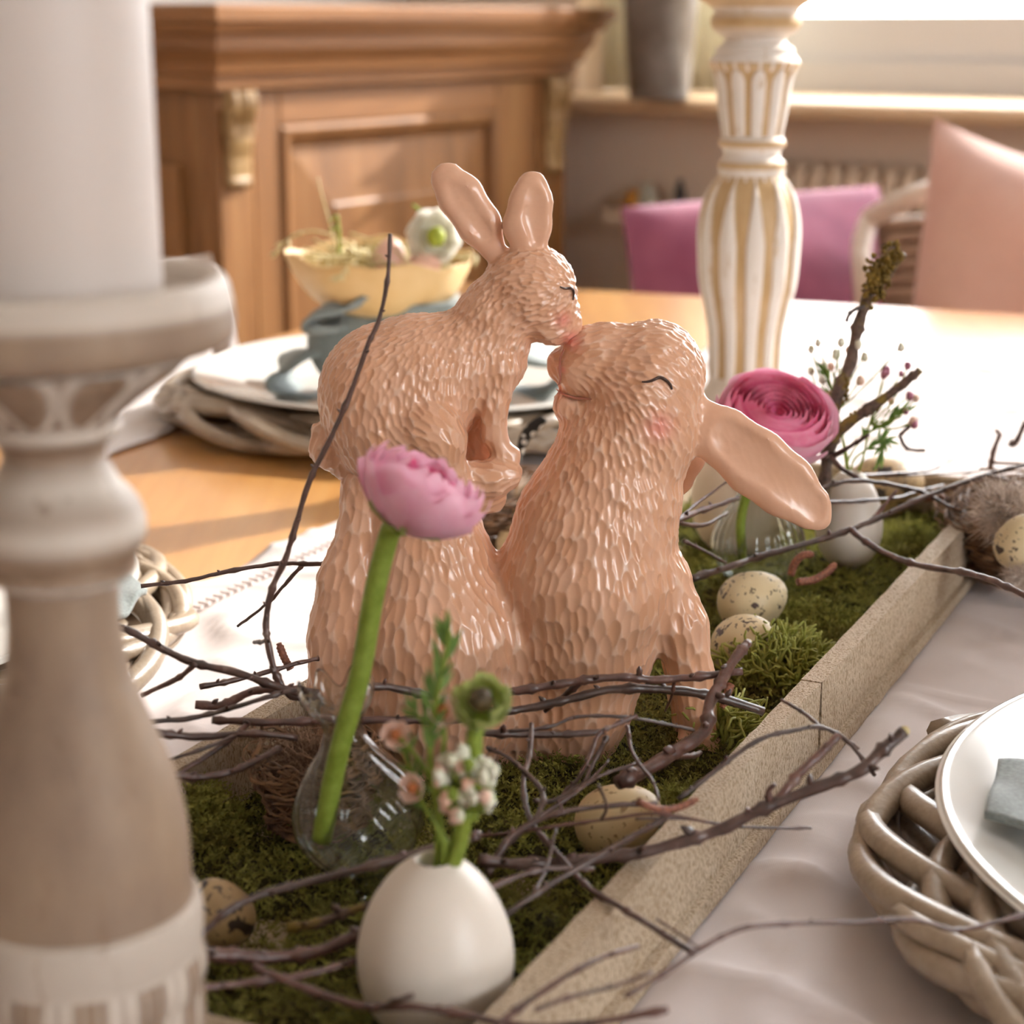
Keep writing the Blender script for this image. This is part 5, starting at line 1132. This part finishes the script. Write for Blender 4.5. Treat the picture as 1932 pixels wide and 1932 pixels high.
# long twigs at the far side of the tray
twig('long reddish twig arching over the ribbed bulb vase to the nest', [(1305, 1092), (1380, 1068), (1440, 1048), (1550, 1017), (1640, 985), (1720, 948), (1800, 917), (1870, 893), (1945, 874)], (14, 8), Y=(.77, .90), seed=1, sides=[([(1572, 1012), (1620, 1042), (1680, 1066), (1740, 1078), (1810, 1085), (1865, 1097), (1945, 1128)], (12, 13), None, (.835, .72)), ([(1620, 988), (1650, 965), (1692, 925)], (9, 6), None, (.84, .85)), ([(1866, 896), (1895, 903), (1940, 925)], (6, 5), None, (.88, .86))])
twig('silvery twig lying across the far egg vase', [(1540, 925), (1600, 908), (1660, 911), (1710, 920), (1745, 930), (1790, 955), (1832, 972)], (9, 7), Y=(.82, .90), seed=2)
twig('thin twig along the far end of the tray', [(1590, 908), (1640, 897), (1700, 893), (1760, 886), (1790, 868), (1820, 854)], (8, 4), Y=(.88, .99), seed=3, sides=[([(1760, 886), (1800, 890), (1850, 888)], (6, 4))])
twig('thin twig crossing under the long reddish twig near the egg vase', [(1555, 948), (1620, 945), (1690, 940), (1740, 925), (1780, 915)], (8, 5), Y=(.84, .93), seed=4)
twig('dark twig entering behind the neck of the big rabbit', [(1270, 985), (1310, 968), (1350, 955), (1392, 940)], (14, 8), Y=(.74, .82), seed=5, sides=[([(1320, 966), (1345, 935), (1385, 900)], (7, 4)), ([(1300, 972), (1340, 985), (1372, 968)], (10, 6))])
twig('thin dark twig on the moss behind the front leg of the big rabbit', [(1290, 1020), (1330, 1040), (1370, 1062)], (7, 5), Y=(.78, .80), seed=6)
twig('curved catkin-like twig above the nest outside the tray', [(1868, 885), (1875, 850), (1886, 820), (1880, 812)], (12, 8), Y=(1.0, 1.0), seed=7)
twig('short curved twig reaching in from beside the nest', [(1905, 842), (1918, 832), (1935, 795)], (13, 10), Y=(1.0, 1.0), seed=8)
twig('thin curl of twig on the white table behind the mossy branch', [(1697, 822), (1712, 846), (1745, 850)], (8, 6), Y=(.90, .90), seed=9, sides=[([(1697, 822), (1715, 805), (1730, 790)], (8, 6))])
# twigs behind the clear vase, over the linen
twig('dark twig coming from behind the brown candlestick over the willow charger', [(215, 1178), (260, 1198), (310, 1226), (370, 1252), (450, 1270), (520, 1295), (600, 1318)], (15, 16), Y=(.58, .585), seed=11, sides=[([(365, 1253), (330, 1282), (268, 1312)], (11, 9))])
twig('tall thin twig rising in front of the small rabbit', [(590, 1318), (545, 1310), (520, 1270), (506, 1215), (502, 1170), (514, 1110), (540, 1050), (560, 985), (585, 905), (622, 830), (662, 740), (692, 655), (716, 600), (732, 520), (736, 440)], (15, 8), Y=(.585, .60), seed=12, sides=[([(505, 1214), (492, 1214), (480, 1212)], (8, 8))])
twig('thin twig stretched over the linen toward the big rabbit', [(266, 1106), (350, 1096), (430, 1078), (520, 1064), (590, 1064), (645, 1064)], (8, 9), Y=(.66, .68), seed=13, sides=[([(592, 1066), (550, 1105), (510, 1140), (448, 1182)], (8, 5))])
twig('thin twig with a fat end bud over the linen', [(378, 1296), (430, 1286), (490, 1272), (560, 1252), (600, 1242)], (12, 8), Y=(.61, .63), seed=14)
twig('short thick dark twig end on the tray edge', [(368, 1330), (420, 1330), (475, 1305), (530, 1300), (600, 1305)], (18, 14), Y=(.595, .60), seed=15)
twig('long dark twig passing behind the clear swirled vase', [(275, 1362), (360, 1355), (440, 1335), (520, 1310), (560, 1302)], (11, 10), Y=(.555, .575), seed=16)
twig('straight dark twig across the tray behind the clear swirled vase', [(400, 1358), (500, 1363), (600, 1360), (730, 1358), (850, 1360), (940, 1352)], (15, 15), Y=(.565, .585), seed=17, sides=[([(475, 1362), (430, 1400), (330, 1465)], (12, 9), None, (.567, .545))])
twig('dark twig lying over the tray side below the straight one', [(288, 1382), (370, 1390), (480, 1384), (560, 1392)], (17, 12), Y=(.545, .56), seed=18, sides=[([(455, 1340), (400, 1385), (300, 1440)], (8, 7), None, (.55, .54))])
twig('wet shining twig lying on the moss beside the brown candlestick', [(325, 1462), (380, 1466), (440, 1455), (490, 1432), (530, 1410)], (16, 12), Y=(.535, .55), seed=19)
# twigs in front of the rabbits
twig('thick dark twig leaning across the base of the big rabbit', [(930, 1312), (985, 1302), (1050, 1292), (1110, 1282), (1180, 1278), (1240, 1283), (1320, 1276), (1400, 1266)], (18, 15), Y=(.585, .60), seed=21, sides=[([(1110, 1284), (1070, 1312), (1028, 1342)], (13, 9)), ([(1290, 1280), (1275, 1315), (1255, 1342)], (8, 4))])
twig('reddish dark twig across the rabbit base ending at the tray side', [(700, 1296), (745, 1298), (830, 1318), (930, 1342), (1000, 1335), (1080, 1318), (1160, 1300), (1260, 1302), (1340, 1312), (1440, 1342)], (15, 18), Y=(.575, .605), seed=22)
twig('forked silvery twig end standing up against the speckled egg', [(1165, 1478), (1230, 1445), (1280, 1415), (1330, 1378), (1338, 1330), (1358, 1290), (1385, 1245), (1412, 1212)], (30, 18), Y=(.555, .61), seed=23, cut=True, sides=[([(1320, 1395), (1335, 1410), (1322, 1420)], (13, 9))])
twig('low dark twig along the moss in front of the rabbit base', [(905, 1382), (980, 1385), (1060, 1386), (1140, 1380)], (16, 13), Y=(.565, .575), seed=24)
twig('pale wiry twig with buds in front of the rabbit base', [(960, 1380), (1040, 1370), (1090, 1352), (1180, 1353), (1250, 1365), (1310, 1378)], (8, 6), Y=(.56, .575), seed=25)
twig('long reddish twig curving down the middle to the tray side', [(1003, 1365), (1000, 1420), (988, 1470), (992, 1520), (1012, 1565), (1060, 1620), (1110, 1675), (1160, 1705), (1220, 1742), (1310, 1800)], (10, 13), Y=(.56, .455), seed=26)
twig('pale hooked twig above the faintly speckled egg', [(1202, 1350), (1160, 1368), (1130, 1385), (1112, 1430), (1090, 1470), (1062, 1500), (1056, 1535)], (10, 8), Y=(.56, .54), seed=27)
twig('second pale twig running beside the hooked one', [(1145, 1390), (1130, 1420), (1112, 1455), (1098, 1480), (1040, 1512), (1008, 1510)], (10, 8), Y=(.555, .535), seed=28)
twig('wiry zigzag twig dropping behind the faintly speckled egg', [(1184, 1370), (1190, 1410), (1205, 1440), (1230, 1472), (1243, 1510)], (8, 6), Y=(.56, .53), seed=29)
twig('pale twig pointing at the thick forked branch', [(1010, 1545), (1080, 1500), (1130, 1465), (1200, 1440)], (9, 6), Y=(.53, .55), seed=30, sides=[([(1150, 1456), (1148, 1435)], (7, 5))])
twig('thin twig lying across the faintly speckled egg', [(880, 1580), (960, 1572), (1040, 1560), (1150, 1545), (1240, 1535), (1340, 1552)], (8, 6), Y=(.515, .50), seed=31, sides=[([(1150, 1546), (1152, 1520), (1128, 1480)], (6, 5))])
twig('thick dark branch reaching over the tray side with a cut end', [(905, 1622), (980, 1630), (1080, 1625), (1190, 1612), (1280, 1590), (1360, 1565), (1440, 1525), (1530, 1490), (1620, 1455), (1660, 1420), (1706, 1380)], (24, 24), Y=(.50, .525), seed=32, cut=True, mat='bark', sides=[([(1466, 1512), (1505, 1462), (1545, 1425), (1582, 1388)], (20, 15), None, (.515, .53)), ([(1455, 1515), (1452, 1490), (1462, 1480)], (16, 8), None, (.515, .515))])
twig('grey twig running up under the thick cut branch', [(900, 1770), (970, 1715), (1050, 1662), (1140, 1610), (1200, 1575), (1262, 1540)], (13, 12), Y=(.465, .51), seed=33, sides=[([(1050, 1660), (1054, 1620), (1050, 1560)], (9, 6))])
twig('thin pale twig arching over the tray side onto the linen', [(1280, 1508), (1330, 1470), (1380, 1430), (1440, 1392), (1500, 1378), (1550, 1372), (1600, 1400), (1650, 1462)], (10, 8), Y=(.53, .56), seed=34, sides=[([(1535, 1372), (1510, 1345), (1474, 1320)], (8, 6), None, (.555, .57)), ([(1640, 1450), (1625, 1425), (1620, 1412)], (5, 7))])
twig('thin budded twig under the thick cut branch over the linen', [(1200, 1545), (1290, 1545), (1380, 1558), (1450, 1562), (1530, 1562)], (6, 6), Y=(.51, .53), seed=35)
twig('blurred thin twig reaching over the linen to the willow charger', [(1180, 1880), (1260, 1832), (1330, 1785), (1400, 1752), (1480, 1743), (1600, 1740), (1720, 1735), (1800, 1755), (1860, 1745), (1945, 1722)], (10, 9), Y=(.42, .47), seed=36, sides=[([(1352, 1768), (1310, 1760), (1240, 1735)], (7, 5))])
# blurred twigs nearest the camera
twig('blurred twig crossing in front of the clear swirled vase foot', [(372, 1770), (440, 1712), (520, 1680), (620, 1655), (720, 1628), (830, 1598), (905, 1575)], (14, 20), Y=(.455, .49), seed=41)
twig('thick blurred reddish twig beside the foot of the brown candlestick', [(368, 1800), (440, 1803), (520, 1806), (600, 1795), (660, 1770), (700, 1752)], (30, 22), Y=(.445, .465), seed=42)
twig('blurred grey twig on the moss beside the egg vase', [(372, 1865), (460, 1855), (560, 1842), (640, 1822), (690, 1808)], (15, 14), Y=(.43, .45), seed=43)
twig('blurred dark twig passing in front of the egg vase', [(478, 1822), (540, 1850), (620, 1880), (700, 1900), (780, 1900), (880, 1915), (980, 1935), (1100, 1932), (1260, 1905)], (16, 14), Y=(.43, .41), seed=44, sides=[([(755, 1902), (765, 1890), (778, 1878)], (14, 10))])
twig('yellowish mossy twig on the moss behind the egg vase', [(540, 1752), (600, 1742), (650, 1722), (700, 1708), (760, 1700)], (22, 14), Y=(.47, .48), seed=45, mat='bark_moss')
twig('blurred twig lying over the near end of the tray side', [(935, 1935), (1010, 1880), (1080, 1835), (1140, 1805), (1205, 1785)], (13, 9), Y=(.41, .45), seed=46)
twig('short twig over the tray side near the frame edge', [(1010, 1905), (1080, 1880), (1160, 1860), (1230, 1835)], (10, 7), Y=(.41, .43), seed=47)
twig('tangled thin dark twig right behind the egg vase', [(918, 1640), (960, 1590), (1010, 1545), (1025, 1500), (1000, 1465), (960, 1430), (920, 1410)], (14, 8), Y=(.50, .55), seed=48)
twig('reddish twig slanting up behind the white blossom cluster', [(920, 1650), (945, 1605), (975, 1570), (1050, 1535), (1150, 1520), (1240, 1515)], (15, 9), Y=(.50, .52), seed=49)
twig('dark twig on the moss at the foot of the tangle', [(900, 1690), (960, 1660), (1030, 1640), (1120, 1640)], (14, 10), Y=(.475, .49), seed=50)
# ---------------------------------------------------------------- catkins
def catkin(label, pts, w_, h=None, Y=None, seed=0):
    q = catmull(path(pts, h, Y), 8); n = len(q); k = mmpx(q[0]); return solo('catkin', tube(q, [w_*.5*k*(1 if i < n-2 else .7)*(1+.08*(-1)**i) for i in range(n)], 9), MAT['catkin'], label, 'catkin', 'hazel catkins')
catkin('brown hazel catkin curled upward beside the ribbed bulb vase', [(1492, 1085), (1500, 1062), (1515, 1048), (1535, 1046)], 15, Y=(.80, .80)); catkin('brown hazel catkin lying on the moss beside the ribbed bulb vase', [(1505, 1098), (1535, 1094), (1560, 1080), (1576, 1064)], 15, Y=(.79, .80))
catkin('orange brown hazel catkin across the faintly speckled egg', [(1205, 1512), (1235, 1525), (1275, 1525), (1316, 1508)], 14, Y=(.505, .515)); catkin('small brown hazel catkin standing at the side of the big rabbit', [(548, 1262), (536, 1240), (526, 1214)], 15, Y=(.63, .63))
catkin('curled pink brown hazel catkin at the far end of the tray', [(1765, 930), (1785, 942), (1810, 940), (1815, 925), (1790, 918)], 13, Y=(.945, .945)); catkin('brown hazel catkin lying under the long reddish twig at the far egg vase', [(1735, 936), (1755, 940), (1760, 930)], 13, Y=(.93, .93))
catkin('brown hazel catkin lying at the front leg of the big rabbit', [(1378, 1292), (1372, 1310), (1362, 1335)], 16, Y=(.625, .62))
